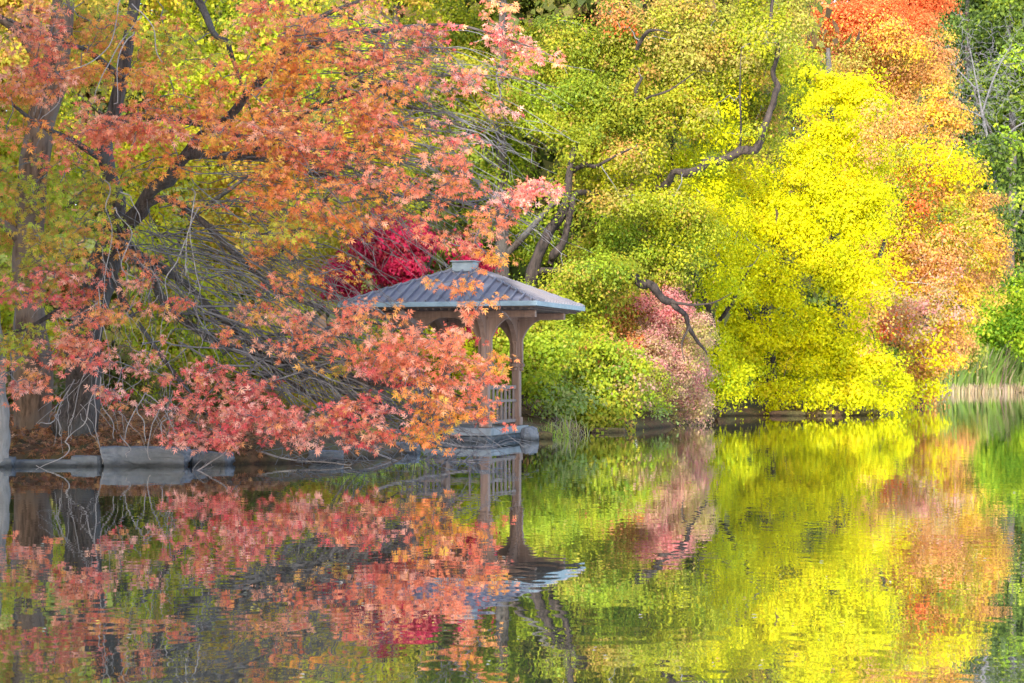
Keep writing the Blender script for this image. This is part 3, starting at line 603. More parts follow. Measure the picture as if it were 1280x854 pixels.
# orange and gold trees
simple_tree('gold_tree', 1150, 92, 'gold and salmon leaved tree with fiery red patches above the reed bed',
    [(1150, 505, 94, .36), (1152, 400, 94, .3), (1150, 280, 94, .24), (1155, 190, 94, .16), (1160, 150, 94, .1)],
    [[(1152, 380, 94, .16), (1190, 320, 92.5, .1), (1225, 280, 91.6, .05)], [(1150, 280, 94, .16), (1110, 220, 92.5, .1), (1090, 180, 92, .05)]],
    [(1130, 180, 91, 55, 60, 1.6, GOLD), (1180, 230, 90.5, 55, 60, 1.6, GOLD), (1220, 270, 91, 40, 50, 1.2, GOLD), (1110, 290, 89.5, 46, 50, 1.3, SALMON), (1150, 340, 89, 56, 60, 1.5, SALMON), (1190, 390, 88.5, 40, 50, 1.2, GOLD), (1140, 420, 88, 56, 50, 1.3, SALMON), (1195, 330, 90, 50, 50, 1.2, GOLD), (1165, 278, 87.5, 26, 34, .6, FIRE, 1.9), (1160, 250, 87.5, 24, 16, .5, FIRE, 1.0), (1190, 290, 88, 50, 60, .6, OLIVEY, .7), (1120, 240, 88, 40, 70, .6, OLIVEY, .7), (1200, 220, 88.6, 40, 50, .6, YELLOW, .6), (1150, 380, 86.4, 60, 70, .6, BRONZE, .6), (1120, 330, 87.6, 40, 90, .6, YELLOW, .8), (1160, 430, 86.6, 36, 40, .6, YELLOW, .5), (1150, 200, 88.6, 50, 50, .6, YELLOW, .6), (1170, 320, 87.2, 60, 60, .8, SALMON, .8), (1108, 410, 86.5, 22, 24, .5, FIRE, 1.1), (1175, 450, 87.5, 34, 26, .8, GOLD), (1110, 470, 88, 40, 30, .8, SALMON), (1145, 478, 87, 30, 16, .6, YELLOW), (1150, 470, 88, 34, 30, 1, GOLD), (1120, 495, 86, 34, 16, .6, YELLOW), (1235, 330, 91, 30, 46, 1, GOLD), (1100, 370, 89, 40, 60, 1, SALMON), (1125, 150, 89.5, 26, 34, .5, SALMON, 1.4), (1175, 150, 92, 40, 50, 1.1, GOLD), (1140, 225, 88.6, 40, 16, .5, FIRE, .5), (1215, 395, 89, 18, 14, .4, FIRE, 1.8)],
    .15, layers=2.6, clump=.46, twigs=150, twig_mat=M_PALETWIG, gap=-.17, freq=.9)
simple_tree('red_topped_tree', 1085, 100, 'orange tree with a scarlet top rising behind the yellow tree',
    [(1085, 505, 101, .36), (1085, 380, 101, .3), (1085, 240, 101, .24), (1080, 110, 101, .16), (1080, -40, 101, .1)],
    [[(1085, 240, 101, .16), (1120, 150, 100, .1), (1150, 90, 99, .05)], [(1082, 180, 101, .14), (1040, 110, 100, .09), (1020, 60, 99, .04)]],
    [(1090, 25, 96, 75, 36, 1.6, FIRE), (1045, 25, 95.5, 44, 30, 1, FIRE, 1.6), (1060, 70, 94.2, 56, 30, .6, TAN, .5), (1125, 55, 94, 50, 40, .6, GOLD, .8), (1090, 30, 94, 70, 26, .5, SALMON, .35), (1130, 40, 97, 45, 40, 1.2, FIRE, 2.4), (1080, 85, 97, 66, 40, 1.4, SALMON), (1140, 100, 97, 46, 46, 1.2, SALMON), (1100, 130, 97, 50, 40, 1.2, GOLD), (1090, -50, 98, 90, 50, 1.8, FIRE, 2), (1110, 0, 99, 90, 50, 1.5, FIRE, 4), (1060, 190, 98, 60, 70, 1.3, GOLD, 2), (1090, 320, 98, 60, 90, 1.3, SALMON, 2), (1170, 70, 98, 26, 40, .8, SALMON, 2), (1010, 50, 98, 40, 40, 1, SALMON), (1110, 60, 95.5, 60, 26, .8, RUST, 1.6)],
    .155, layers=2.8, clump=.52, twigs=60, gap=-.26)

# far right
G_FAR = 'green trees across the far end of the lake'
def far_tree(px, Y, label, lobes, **kw):
    simple_tree('green_tree', px, Y, label, [(px, 488, Y, .45), (px, 380, Y, .38), (px + 4, 200, Y, .3), (px, 60, Y, .2), (px, -60, Y, .1)],
        [[(px, 300, Y, .2), (px + 30, 230, Y - 1, .12), (px + 50, 190, Y - 2, .06)], [(px, 220, Y, .2), (px - 30, 150, Y - 1, .12), (px - 45, 110, Y - 2, .06)]], lobes, .36, layers=2.5, clump=.85, group=G_FAR, gap=-.02, freq=.4, twigs=40, **kw)
far_tree(1210, 166, 'dark green far tree partly behind the bare grey tree', [(1200, 40, 163, 46, 40, 2.4, FARGREEN), (1225, 100, 163, 46, 50, 2.4, FARGREEN), (1210, 180, 163, 46, 50, 2.4, FARGREEN), (1200, 280, 152, 46, 60, 2.4, FARGREEN), (1210, -50, 164, 60, 50, 3, FARGREEN), (1200, 380, 162, 50, 60, 2.2, FARGREEN)])
far_tree(1262, 162, 'dark green far tree with bright leafy patches right of the bare grey tree', [(1262, 30, 159, 40, 46, 2.4, FARGREEN), (1270, 110, 158, 36, 46, 2.2, FARGREEN, 2.2), (1272, 70, 156, 24, 20, 1.2, BRIGHTGREEN, .9), (1255, 205, 136, 40, 40, 2.2, FARGREEN), (1258, 250, 135, 34, 34, 2, FARGREEN), (1262, 310, 135, 44, 40, 2.2, FARGREEN), (1255, 170, 137, 26, 20, 1.2, BRIGHTGREEN, .7), (1262, -60, 160, 60, 46, 3, FARGREEN)])
far_tree(1330, 164, 'broad green far tree beyond the edge of the picture', [(1330, 60, 161, 50, 70, 3, FARGREEN), (1335, 180, 161, 50, 70, 3, FARGREEN), (1330, 300, 161, 60, 70, 3, FARGREEN), (1330, -50, 162, 60, 50, 3, FARGREEN), (1340, 400, 161, 60, 60, 3, BRIGHTGREEN)])
simple_tree('bare_tree', 1225, 135, 'bare grey twigged tree between the orange tree and the far green trees',
    [(1262, 488, 156, .3), (1258, 380, 152, .26), (1250, 280, 145, .12), (1240, 200, 138, .09), (1225, 130, 137, .07), (1212, 60, 136, .04)],
    [[(1240, 200, 138, .1), (1265, 165, 137, .07), (1290, 150, 136, .03)], [(1230, 150, 137, .08), (1195, 130, 136, .06), (1172, 125, 135, .03)], [(1228, 140, 137, .08), (1245, 90, 136, .06), (1262, 60, 135, .03)], [(1220, 110, 136, .07), (1195, 85, 135.5, .05), (1175, 60, 135, .03)]], None, .2, bark=M_TWIG)
bt = bpy.data.objects['bare_tree']
bn = np.concatenate([path([(1240, 200, 138, .1), (1265, 165, 137, .07), (1290, 150, 136, .03)])[0], path([(1230, 150, 137, .08), (1195, 130, 136, .06), (1172, 125, 135, .03)])[0], path([(1228, 140, 137, .08), (1245, 90, 136, .06), (1262, 60, 135, .03)])[0], path([(1220, 110, 136, .07), (1195, 85, 135.5, .05), (1175, 60, 135, .03)])[0]])
tg_ = [P(RNG.normal(1222, 34), RNG.normal(108, 38), RNG.uniform(133, 138)) for _ in range(1300)]
tube_mesh('twig_growth', bt, M_TWIG, grow(bn, tg_, .02, .008, .05, 4, .05), 4, kind='stuff')

# ------------------------------------------------------------------ shrubs on the middle bank
def shrub(name, px, Y, label, lobes, leaf=.12, layers=3.2, clump=.3, stems=7, tmpl=T_LEAF, group='shrubs along the middle bank', gap=-.28, mat=M_BARK_B, twigs=40, **kw):
    root = tree_root(name, px, Y, label, 'shrub', group)
    A, cs = crown(lobes, leaf, layers, clump, gap, .3, .2, 1.3)
    foliage(root, A, tmpl)
    b = np.array(root.location); ps = []; nodes = []
    for k in range(stems):
        t = cs[RNG.integers(len(cs))]
        p = smooth([b + np.array([RNG.normal(0, .12), RNG.normal(0, .1), -.05]), b * .5 + t * .5 + RNG.normal(0, .1, 3), t], [.035, .022, .01])
        tube_mesh('stem', root, mat, [p], 6)
        nodes.append(p[0])
    if twigs:
        s = cs[RNG.choice(len(cs), min(twigs, len(cs)), replace=False)]
        tube_mesh('twig_growth', root, mat, grow(np.concatenate(nodes), s, .012, .005, .03), 4, kind='stuff')
    return root
shrub('shrub', 690, 50.5, 'dense bright green shrub right behind the pavilion posts', [(690, 430, 50, 50, 36, .9, GREEN), (675, 480, 49.6, 36, 40, .7, GREEN), (650, 440, 50.5, 40, 50, .8, GREEN), (700, 500, 49.4, 30, 30, .6, GREYGREEN, 2.4), (620, 460, 51, 50, 60, .8, GREEN)])
shrub('shrub', 750, 53, 'low green shrub touching the water with yellowish tips', [(760, 470, 52, 60, 50, 1, GREEN), (740, 510, 51.2, 60, 26, .8, OLIVE), (768, 508, 52, 36, 26, .8, OLIVE), (775, 480, 51.8, 40, 36, .5, BRONZE, .9), (750, 430, 52, 40, 30, .5, RUST, .8), (715, 490, 51.2, 30, 30, .4, GREYGREEN, 1.0), (720, 450, 52.2, 50, 40, .9, OLIVE), (745, 455, 53, 36, 36, .9, OLIVEY), (810, 520, 53.6, 30, 12, .6, GREYGREEN, 2.0)])
shrub('shrub', 755, 57, 'rust orange shrub beside the pavilion roof corner', [(750, 395, 56, 40, 26, .8, RUST), (770, 380, 56, 30, 26, .7, RUST), (785, 415, 55.4, 36, 26, .6, RUST), (735, 420, 56, 40, 30, .7, OLIVEY), (800, 430, 55.2, 26, 16, .4, FIRE, 1.5)])
shrub('shrub', 840, 60, 'rounded bronze pink shrub under the drooping dark limb', [(800, 500, 54.2, 40, 20, .5, GREEN, 1.4), (820, 470, 54.4, 30, 30, .4, OLIVE, .9), (806, 450, 54.8, 42, 50, .7, BRONZE, 2.4), (828, 440, 55.6, 52, 56, .9, BRONZE, 3), (850, 425, 56.4, 50, 52, 1, BRONZE, 3.6), (856, 490, 57.2, 36, 36, .7, BRONZE, 3.4), (790, 415, 56.4, 34, 36, .7, RUST, 2.4), (825, 385, 56.0, 40, 26, .6, ROSE, 3), (830, 390, 59, 40, 28, .8, ROSE, 3.2), (855, 470, 58.6, 30, 46, .8, BRONZE, 3.6), (815, 460, 58.4, 40, 36, .8, BRONZE, 3), (866, 505, 60, 20, 18, .5, BRONZE, 3), (812, 375, 59, 26, 14, .5, ROSE, 3)], leaf=.075, clump=.24)
shrub('shrub', 690, 53.5, 'tall olive shrub screening the bank between roof corner and leaning trunks', [(690, 390, 53, 50, 30, .8, OLIVE), (650, 400, 53, 50, 40, .8, OLIVEY), (720, 440, 53, 46, 36, .8, GREEN), (610, 400, 53, 50, 50, .8, OLIVEY)])
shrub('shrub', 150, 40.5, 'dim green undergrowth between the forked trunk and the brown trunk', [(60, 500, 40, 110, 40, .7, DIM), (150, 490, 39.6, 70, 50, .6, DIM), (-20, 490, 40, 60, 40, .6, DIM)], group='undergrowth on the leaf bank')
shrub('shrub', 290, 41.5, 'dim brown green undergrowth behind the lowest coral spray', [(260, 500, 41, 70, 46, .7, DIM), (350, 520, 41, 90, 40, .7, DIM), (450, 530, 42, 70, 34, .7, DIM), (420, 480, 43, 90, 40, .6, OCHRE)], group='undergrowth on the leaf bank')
shrub('shrub', 560, 50, 'yellow green shrub glimpsed through the pavilion arches', [(560, 430, 49.6, 60, 50, .8, YELGREEN), (500, 440, 49.6, 60, 60, .8, GREEN), (570, 500, 49.4, 60, 40, .7, GREEN), (440, 470, 48, 60, 60, .8, OCHRE)])
shrub('shrub', 1250, 147, 'bright lime green shrub above the reeds at the far shore', [(1250, 390, 146, 40, 40, 1.8, BRIGHTGREEN), (1270, 370, 146, 30, 34, 1.6, BRIGHTGREEN), (1265, 425, 148, 60, 24, 1, BRIGHTGREEN), (1240, 360, 147, 24, 20, 1.4, BRIGHTGREEN), (1290, 410, 146, 30, 30, 1.6, BRIGHTGREEN), (1225, 415, 148, 24, 24, 1, BRIGHTGREEN)], leaf=.3, clump=.7, group='shrubs on the far shore')
shrub('shrub', 1180, 144, 'tan and rust shrub at the left end of the reed bed', [(1190, 430, 143, 26, 30, 1.4, SALMON), (1170, 450, 143, 20, 24, 1.2, OCHRE), (1210, 440, 143.6, 22, 20, 1.2, TAN)], leaf=.28, clump=.6, group='shrubs on the far shore')

# ------------------------------------------------------------------ reeds, grasses, litter
def blades(name, parent, n, place, hgt, wid, pal, lean=.25, kind=None, label=None, cat=None):
    V, Fc, C = [], [], []
    cols = jitter(pick(pal, n), .14)
    for i in range(n):
        p = place(); h = hgt * RNG.uniform(.6, 1.25); a = RNG.uniform(0, 2 * math.pi); l = h * abs(RNG.normal(lean, lean * .6))
        d = np.array([math.cos(a), math.sin(a), 0]); s = np.array([-d[1], d[0], 0]) * wid * RNG.uniform(.7, 1.3)
        s = s + np.array([wid * .4, 0, 0]); b = len(V)
        for t, w in ((0, 1), (.5, .9), (.8, .6), (1, .1)):
            c = p + d * l * t * t + np.array([0, 0, h * (t - .25 * (l / h) * t * t)])
            V.append(c - s * w); V.append(c + s * w); C += [cols[i], cols[i]]
        for q in range(3): Fc.append((b + 2 * q, b + 2 * q + 1, b + 2 * q + 3, b + 2 * q + 2))
    me = mesh_from(name, np.array(V) - origin(parent), Fc)
    at = me.color_attributes.new('leaf_colour', 'FLOAT_COLOR', 'POINT')
    c = np.ones((len(V), 4), np.float32); c[:, :3] = np.clip(np.array(C), .004, .9); at.data.foreach_set('color', c.ravel())
    return props(link(name, me, M_LEAF, parent), label, cat, kind=kind)
def reed_place(lo, hi):
    def f():
        px = RNG.uniform(1150, 1420); Y = RNG.uniform(lo, hi) + (px - 1165) * .09
        x = (px - 640) / F * Y
        return np.array([x, Y, -.04])
    return f
REED = [(4, (.28, .40, .11)), (3, (.38, .45, .16)), (3, (.3, .46, .08)), (1, (.5, .44, .26))]
DRY = [(4, (.55, .44, .26)), (3, (.5, .4, .3)), (1, (.4, .38, .2))]
blades('reeds', None, 6500, reed_place(139.5, 146), 3.4, .065, REED, .3, 'stuff', 'grey green reed bed lining the far shore', 'reeds')
blades('dry_reeds', None, 1500, reed_place(138.5, 140.5), .75, .05, DRY, .3, 'stuff', 'tan dry reed stubble at the water edge of the reed bed', 'reeds')
def tuft(px, Y, n, h, pal, label, w=.009, spread=.3, lean=1.2):
    x = (px - 640) / F * Y; z = max(0, gz(x, Y))
    r = empty('grass_tuft', (x, Y, z), label, 'grass', 'grass tufts at the water edge')
    blades('blade_growth', r, n, lambda: np.array([x + RNG.normal(0, spread), Y + RNG.normal(0, spread * .6), z - .03]), h, w, pal, lean, 'stuff')
LGRASS = [(3, (.45, .56, .08)), (2, (.55, .58, .14)), (1, (.5, .46, .14))]
tuft(685, 47.6, 90, .36, LGRASS, 'arching lime grass tuft beside the boulder at the pavilion')
tuft(707, 48.6, 120, .6, DRY + LGRASS, 'tan and lime grass tuft hanging over the dark bank right of the pavilion')
tuft(445, 38, 150, .38, LGRASS, 'yellow green grass tuft at the water under the coral spray', spread=.4)
tuft(490, 39.6, 120, .35, LGRASS, 'sparse yellow grass tuft left of the pavilion platform', spread=.45)

# fallen leaves on the near bank
n = 9000
x = RNG.uniform(-13, -4.3, n); y = RNG.uniform(31.5, 38, n)
d = signed(x[:, None], y[:, None])[:, 0]; k = d > .12
x, y, d = x[k], y[k], d[k]
z = ground_z(d) + RNG.uniform(.02, .07, len(d))
m = len(x)
LIT = [(4, (.34, .15, .06)), (3, (.45, .22, .1)), (2, (.24, .1, .05)), (1, (.6, .3, .14))]
o = leaf_mesh('leaf_litter', None, M_OAKLEAF, np.stack([x, y, z], -1), RNG.normal(0, .45, (m, 3)) + np.array([0, -.25, .9]), RNG.normal(0, 1, (m, 3)), RNG.uniform(.1, .2, m), jitter(pick(LIT, m), .2), T_OAK, 'stuff')
props(o, 'russet fallen oak leaves covering the bank at the foot of the trunks')
# floating leaves
n = 90
fy = H * F / (RNG.uniform(600, 850, n) - HOR); fx = RNG.uniform(-.27, .27, n) * fy
FLO = [(3, (.4, .38, .33)), (2, (.5, .25, .1)), (1, (.6, .5, .1))]
o = leaf_mesh('floating_leaves', None, M_OAKLEAF, np.stack([fx, fy, np.full(n, .008)], -1), RNG.normal(0, .05, (n, 3)) + np.array([0, 0, 1]), RNG.normal(0, 1, (n, 3)) * np.array([1, 1, .05]), RNG.uniform(.025, .05, n), jitter(pick(FLO, n), .2), T_LEAF, 'stuff')
props(o, 'scattered small leaves floating on the open water')

# ------------------------------------------------------------------ stones
def stone(px, py, w, d, h, label, rot=0.0, seed=0, mat=M_STONE, round_=.25, sink=.12, dz=0.0):
    """an irregular block; px,py = centre of its water line"""
    x, y = W(px, py); y += d / 2
    nxs, nys, nzs = 14, 8, 6
    import bmesh
    bm = bmesh.new(); bmesh.ops.create_cube(bm, size=2)
    bmesh.ops.subdivide_edges(bm, edges=bm.edges[:], cuts=13, use_grid_fill=True)
    for v in bm.verts:
        p = v.co.copy(); s = p.normalized() * 1.25
        p = p.lerp(s, round_)
        nv = noise.noise_vector(p * 1.1 + Vector((seed * 3.7, seed, 0))) * .16 + noise.noise_vector(p * 3.3 + Vector((seed, 0, seed))) * .09 + noise.noise_vector(p * 8 + Vector((seed, 4, seed))) * .035
        p += nv
        v.co = Vector((p.x * w / 2, p.y * d / 2, p.z * (h + sink) / 2 + (h - sink) / 2))
    me = bpy.data.meshes.new('stone'); bm.to_mesh(me); bm.free()
    o = link('stone', me, mat); o.location = (x, y, dz); o.rotation_euler = (0, 0, rot)
    return props(o, label, 'stone', 'stones along the near shore')
stone(178, 583, 1.42, .55, .31, 'largest blue grey stone block at the water below the drooping pale twigs', .02, 1, round_=.1)
stone(58, 583, 1.5, .4, .10, 'long low stone kerb at the foot of the leaf bank', 0, 2, round_=.12)
stone(-4, 584, .45, .45, .15, 'small pale stone at the edge of the picture by the grey trunk', .1, 3)
stone(106, 583, .5, .35, .17, 'short wedge of stone between the long kerb and the largest block', -.1, 4, round_=.15)
stone(243, 581, .3, .4, .24, 'dark upright stone just right of the largest block', .5, 5)
stone(268, 581, .55, .4, .2, 'flat slanting blue stone under the first coral spray', -.3, 6)
stone(330, 578, .7, .5, .16, 'low dark stone half hidden by twigs under the coral spray', .2, 7)
stone(405, 578, .62, .45, .2, 'blue boulder below the middle of the coral spray', .1, 8)
stone(362, 577, .45, .4, .2, 'small blue stone left of the blue boulder', .4, 9)
stone(455, 571, .6, .5, .18, 'mossy stone between the blue boulder and the pavilion', .2, 10)
stone(500, 567, .7, .5, .2, 'flat stone close to the left end of the pavilion platform', -.1, 11)
stone(662, 551, .36, .42, .3, 'round grey boulder against the right corner of the pavilion platform', .2, 12, round_=.6)
stone(676, 549, .5, .4, .16, 'dark rubble stone under the lime grass tuft', .1, 13, mat=M_GROUND)
stone(760, 541, .9, .4, .12, 'dark low stone at the foot of the green shrub', 0, 14, mat=M_GROUND)
stone(905, 520, .7, .5, .3, 'brown rock at the water where the bronze shrub meets the yellow tree', .3, 15, mat=M_GROUND)
stone(985, 520, 1.2, .5, .18, 'long brown rock under the low yellow boughs', 0, 16, mat=M_GROUND)
stone(1075, 519, 1.4, .5, .16, 'flat brown rock under the tallest yellow tree', 0, 17, mat=M_GROUND)

# dead branches lying in the shallows
def dead_branch(label, wps, n, spread):
    r = empty('fallen_branch', P(*wps[0][:3]), label, 'branch', 'dead branches in the shallows')
    mp = path(wps, .8)
    tube_mesh('stem', r, M_PALETWIG, [mp], 6)
    ps = []
    for _ in range(n):
        s = mp[0][RNG.integers(len(mp[0]))]
        e = s + RNG.normal(0, 1, 3) * np.array([spread, .5, spread * .35]) + np.array([spread * .5, 0, 0]); e[2] = max(e[2], .01)
        ps.append(smooth([s, (s + e) / 2 + RNG.normal(0, .05, 3) + np.array([0, 0, .06]), e], [.009, .007, .004], jit=1))
    tube_mesh('twig_growth', r, M_TWIG, ps, 4, kind='stuff')
dead_branch('grey dead branch trailing in the water below the coral spray', [(300, 560, 34, .02), (340, 570, 33.2, .018), (390, 578, 32.6, .015), (440, 580, 32.4, .01)], 40, .35)
dead_branch('grey dead branch reaching from the stones towards the pavilion platform', [(430, 560, 35, .022), (490, 572, 34.6, .018), (550, 578, 34.3, .014), (600, 574, 34.2, .008)], 45, .4)
dead_branch('arching dead branch over the water in front of the pavilion platform', [(470, 530, 36, .03), (520, 545, 35.5, .025), (570, 556, 35.2, .018), (618, 560, 35.0, .01)], 45, .4)
dead_branch('curved pale twig dipping in the water beside the largest stone block', [(240, 590, 31, .012), (262, 580, 31.2, .012), (280, 566, 31.4, .01), (290, 550, 31.6, .007)], 6, .12)

# ------------------------------------------------------------------ pavilion
import bmesh
CX, CY, ANG = -1.11, 45.0, math.radians(-17)
ca, sa = math.cos(ANG), math.sin(ANG)
pav = empty('pavilion', (CX, CY, 0), 'small brown lakeside pavilion with a grey standing seam hip roof on arched posts', 'pavilion')
pav.rotation_euler = (0, 0, ANG)
def bm_box(bm, cx, cy, cz, sx, sy, sz, bev=.008):
    r = bmesh.ops.create_cube(bm, size=1)
    vs = r['verts']
    for v in vs: v.co = Vector((cx + v.co.x * sx, cy + v.co.y * sy, cz + v.co.z * sz))
    if bev:
        es = {e for v in vs for e in v.link_edges}
        bmesh.ops.bevel(bm, geom=list(es), offset=bev, segments=1, affect='EDGES')
def done(name, bm, mat, parent):
    me = bpy.data.meshes.new(name); bmesh.ops.recalc_face_normals(bm, faces=bm.faces); bm.to_mesh(me); bm.free()
    return link(name, me, mat, parent)
PW, PD = 1.80, 2.45          # post grid
RW, RD = 4.7, 4.1            # roof
EZ, AZ = 3.16, 4.0
# platform
bm = bmesh.new(); bm_box(bm, 0, 0, .235, 2.25, 3.0, .17, .015); plat = done('platform', bm, M_SLAB, pav)
bm = bmesh.new(); bm_box(bm, 0, 0, -.2, 2.0, 2.75, .68, .02); done('footing', bm, M_STONE, pav)
# roof shell with seams
bm = bmesh.new()
rl = .29
a = [Vector((-RW / 2, -RD / 2, EZ)), Vector((RW / 2, -RD / 2, EZ)), Vector((RW / 2, RD / 2, EZ)), Vector((-RW / 2, RD / 2, EZ))]
t = [Vector((-rl, 0, AZ)), Vector((rl, 0, AZ))]
T2 = Vector((0, 0, .05))
va = [bm.verts.new(p) for p in a]; vt = [bm.verts.new(p) for p in t]
vb = [bm.verts.new(p - T2) for p in a]; vu = [bm.verts.new(p - T2) for p in t]
def shell(A, B):
    bm.faces.new((A[0], A[1], B[1], B[0])); bm.faces.new((A[1], A[2], B[1])); bm.faces.new((A[2], A[3], B[0], B[1])); bm.faces.new((A[3], A[0], B[0]))
shell(va, vt); shell(vb, vu)
for i in range(4): bm.faces.new((va[i], va[(i + 1) % 4], vb[(i + 1) % 4], vb[i]))
roof = done('roof', bm, M_ROOF, pav)
bm = bmesh.new()
def rib(p, q, w=.04, h=.07):
    p = Vector(p); q = Vector(q); d = (q - p); n_ = d.normalized()
    s = n_.cross(Vector((0, 0, 1))).normalized() * w / 2; u = s.cross(n_).normalized() * h
    if u.z < 0: u = -u
    p = p + u * .02; q = q + u * .02
    vs = [bm.verts.new(c) for c in (p - s, p + s, p + s + u, p - s + u, q - s, q + s, q + s + u, q - s + u)]
    for f in ((0, 1, 2, 3), (4, 5, 6, 7), (0, 1, 5, 4), (1, 2, 6, 5), (2, 3, 7, 6), (3, 0, 4, 7)): bm.faces.new([vs[i] for i in f])
nF = 19
for k in range(nF):
    x_ = -RW / 2 + RW * (k + .5) / nF
    for sgn in (-1, 1):
        # height at which the seam meets the hip or the ridge
        if abs(x_) <= rl: u = 1.0
        else: u = 1 - (abs(x_) - rl) / (RW / 2 - rl)
        if u < .03: continue
        rib((x_, sgn * RD / 2, EZ), (x_, sgn * RD / 2 * (1 - u), EZ + (AZ - EZ) * u))
nS = 17
for k in range(nS):
    y_ = -RD / 2 + RD * (k + .5) / nS
    u = 1 - abs(y_) / (RD / 2)
    if u < .03: continue
    for sgn in (-1, 1):
        rib((sgn * RW / 2, y_, EZ), (sgn * (RW / 2 - (RW / 2 - rl) * u), y_, EZ + (AZ - EZ) * u))
done('standing_seam', bm, M_ROOF, roof)
bm = bmesh.new()
for i, j in ((0, 0), (1, 1), (2, 1), (3, 0)): rib(a[i], t[j], .07, .045)
done('hip_cap', bm, M_ROOF, roof)
bm = bmesh.new(); bm_box(bm, 0, 0, AZ + .07, .54, .34, .24, .02); bm_box(bm, 0, 0, AZ + .2, .6, .42, .03, .008); done('ridge_cap', bm, M_CAP, roof)
bm = bmesh.new()
for sgn in (-1, 1):
    bm_box(bm, 0, sgn * (RD / 2 + .012), EZ - .035, RW + .06, .03, .11, .006)
    bm_box(bm, sgn * (RW / 2 + .012), 0, EZ - .036, .03, RD - .01, .108, .006)
done('fascia', bm, M_FASCIA, roof)
# soffit (boards) and ring beams
bm = bmesh.new(); bm_box(bm, 0, 0, EZ - .105, RW - .1, RD - .1, .03, 0)
for k in range(24):
    bm_box(bm, -RW / 2 + .2 + k * (RW - .4) / 23, 0, EZ - .14, .05, RD - .15, .04, 0)
done('soffit', bm, M_DARKWOOD, roof)
bm = bmesh.new()
for sgn in (-1, 1):
    bm_box(bm, 0, sgn * PD / 2, EZ - .24, RW - .5, .14, .16, .01)
    bm_box(bm, sgn * PW / 2, 0, EZ - .243, .138, RD - .3, .15, .01)
done('beam', bm, M_WOOD, pav)
def bracket(bm, ux, uy, px_, py_, reach, z0, z1, th):
    """quarter-arch knee brace from the post out along (ux,uy)"""
    sx, sy = -uy * th / 2, ux * th / 2
    ring = []
    K = 12
    for k in range(K + 1):
        t_ = k / K * math.pi / 2
        r_in = 1 - math.sin(t_) * 0 
        cx_ = reach * (1 - math.cos(t_)); cz_ = z0 + (z1 - z0) * math.sin(t_)
        ring.append((cx_ + .085, cz_))
    ring += [(reach + .085, z1 + .16), (.085, z1 + .16)] if False else []
    lower = ring
    upper = [(max(.085, x_ - .15 - .10 * (1 - i / K)), min(z1 + .02, z_ + .30)) for i, (x_, z_) in enumerate(ring)]
    for i in range(K):
        q = [lower[i], lower[i + 1], upper[i + 1], upper[i]]
        A_ = [bm.verts.new((px_ + ux * x_ + sx, py_ + uy * x_ + sy, z_)) for x_, z_ in q]
        B_ = [bm.verts.new((px_ + ux * x_ - sx, py_ + uy * x_ - sy, z_)) for x_, z_ in q]
        try:
            bm.faces.new(A_); bm.faces.new(B_[::-1])
            for e in range(4): bm.faces.new((A_[e], B_[e], B_[(e + 1) % 4], A_[(e + 1) % 4]))
        except ValueError: pass
    bmesh.ops.remove_doubles(bm, verts=bm.verts[:], dist=.0005)
for sx_ in (-1, 1):
    for sy_ in (-1, 1):
        x_, y_ = sx_ * PW / 2, sy_ * PD / 2
        bm = bmesh.new()
        bm_box(bm, x_, y_, 1.57, .19, .19, 2.5, .012)
        bm_box(bm, x_, y_, .42, .25, .25, .2, .015)
        for ox, oy in ((1, 0), (-1, 0), (0, 1), (0, -1)):
            bm_box(bm, x_ + ox * .11, y_ + oy * .11, 2.3, .1, .1, 1.1, .01)
        post = done('post', bm, M_WOOD, pav)
        for ox, oy in ((1, 0), (-1, 0), (0, 1), (0, -1)):
            bm = bmesh.new(); bm_box(bm, x_ + ox * .125, y_ + oy * .125, 1.76, .13, .13, .09, .02); bm_box(bm, x_ + ox * .12, y_ + oy * .12, 1.67, .09, .09, .09, .02)
            done('corbel', bm, M_WOOD, post)
            inward = (ox == -sx_ and ox) or (oy == -sy_ and oy)
            reach = (PW / 2 - .1 if ox else PD / 2 - .1) if inward else .62
            bm = bmesh.new(); bracket(bm, ox, oy, x_, y_, min(reach, .85), 1.95, EZ - .30, .12)
            done('bracket', bm, M_WOOD, post)
# railings: two long sides and the back, front open part
def railing(x0, y0, x1, y1, pitch=.3):
    bm = bmesh.new(); L = math.hypot(x1 - x0, y1 - y0); ux, uy = (x1 - x0) / L, (y1 - y0) / L
    mx, my = (x0 + x1) / 2, (y0 + y1) / 2
    for z_, h_ in ((1.24, .09), (.92, .06), (.44, .08)):
        bm_box(bm, mx, my, z_, abs(ux) * L + .06 * abs(uy), abs(uy) * L + .06 * abs(ux), h_, .006)
    for k in range(int(L / pitch)):
        q = (k + .5) / int(L / pitch)
        w_ = .10 if k % 3 == 1 else .045
        bm_box(bm, x0 + ux * L * q, y0 + uy * L * q, .83, .04 + (w_ - .04) * abs(ux), .04 + (w_ - .04) * abs(uy), .76, .004)
    return done('railing', bm, M_WOODG, pav)
railing(PW / 2, -PD / 2 + .11, PW / 2, PD / 2 - .11)
railing(-PW / 2, -PD / 2 + .11, -PW / 2, PD / 2 - .11)
railing(-PW / 2 + .11, -PD / 2, PW / 2 - .11, -PD / 2, .52)
bm = bmesh.new(); bm_box(bm, 0, PD / 2 - .35, .74, PW - .3, .4, .06, .01)
for s_ in (-.6, 0, .6): bm_box(bm, s_, PD / 2 - .35, .52, .08, .34, .38, .01)
done('bench', bm, M_WOODG, pav)

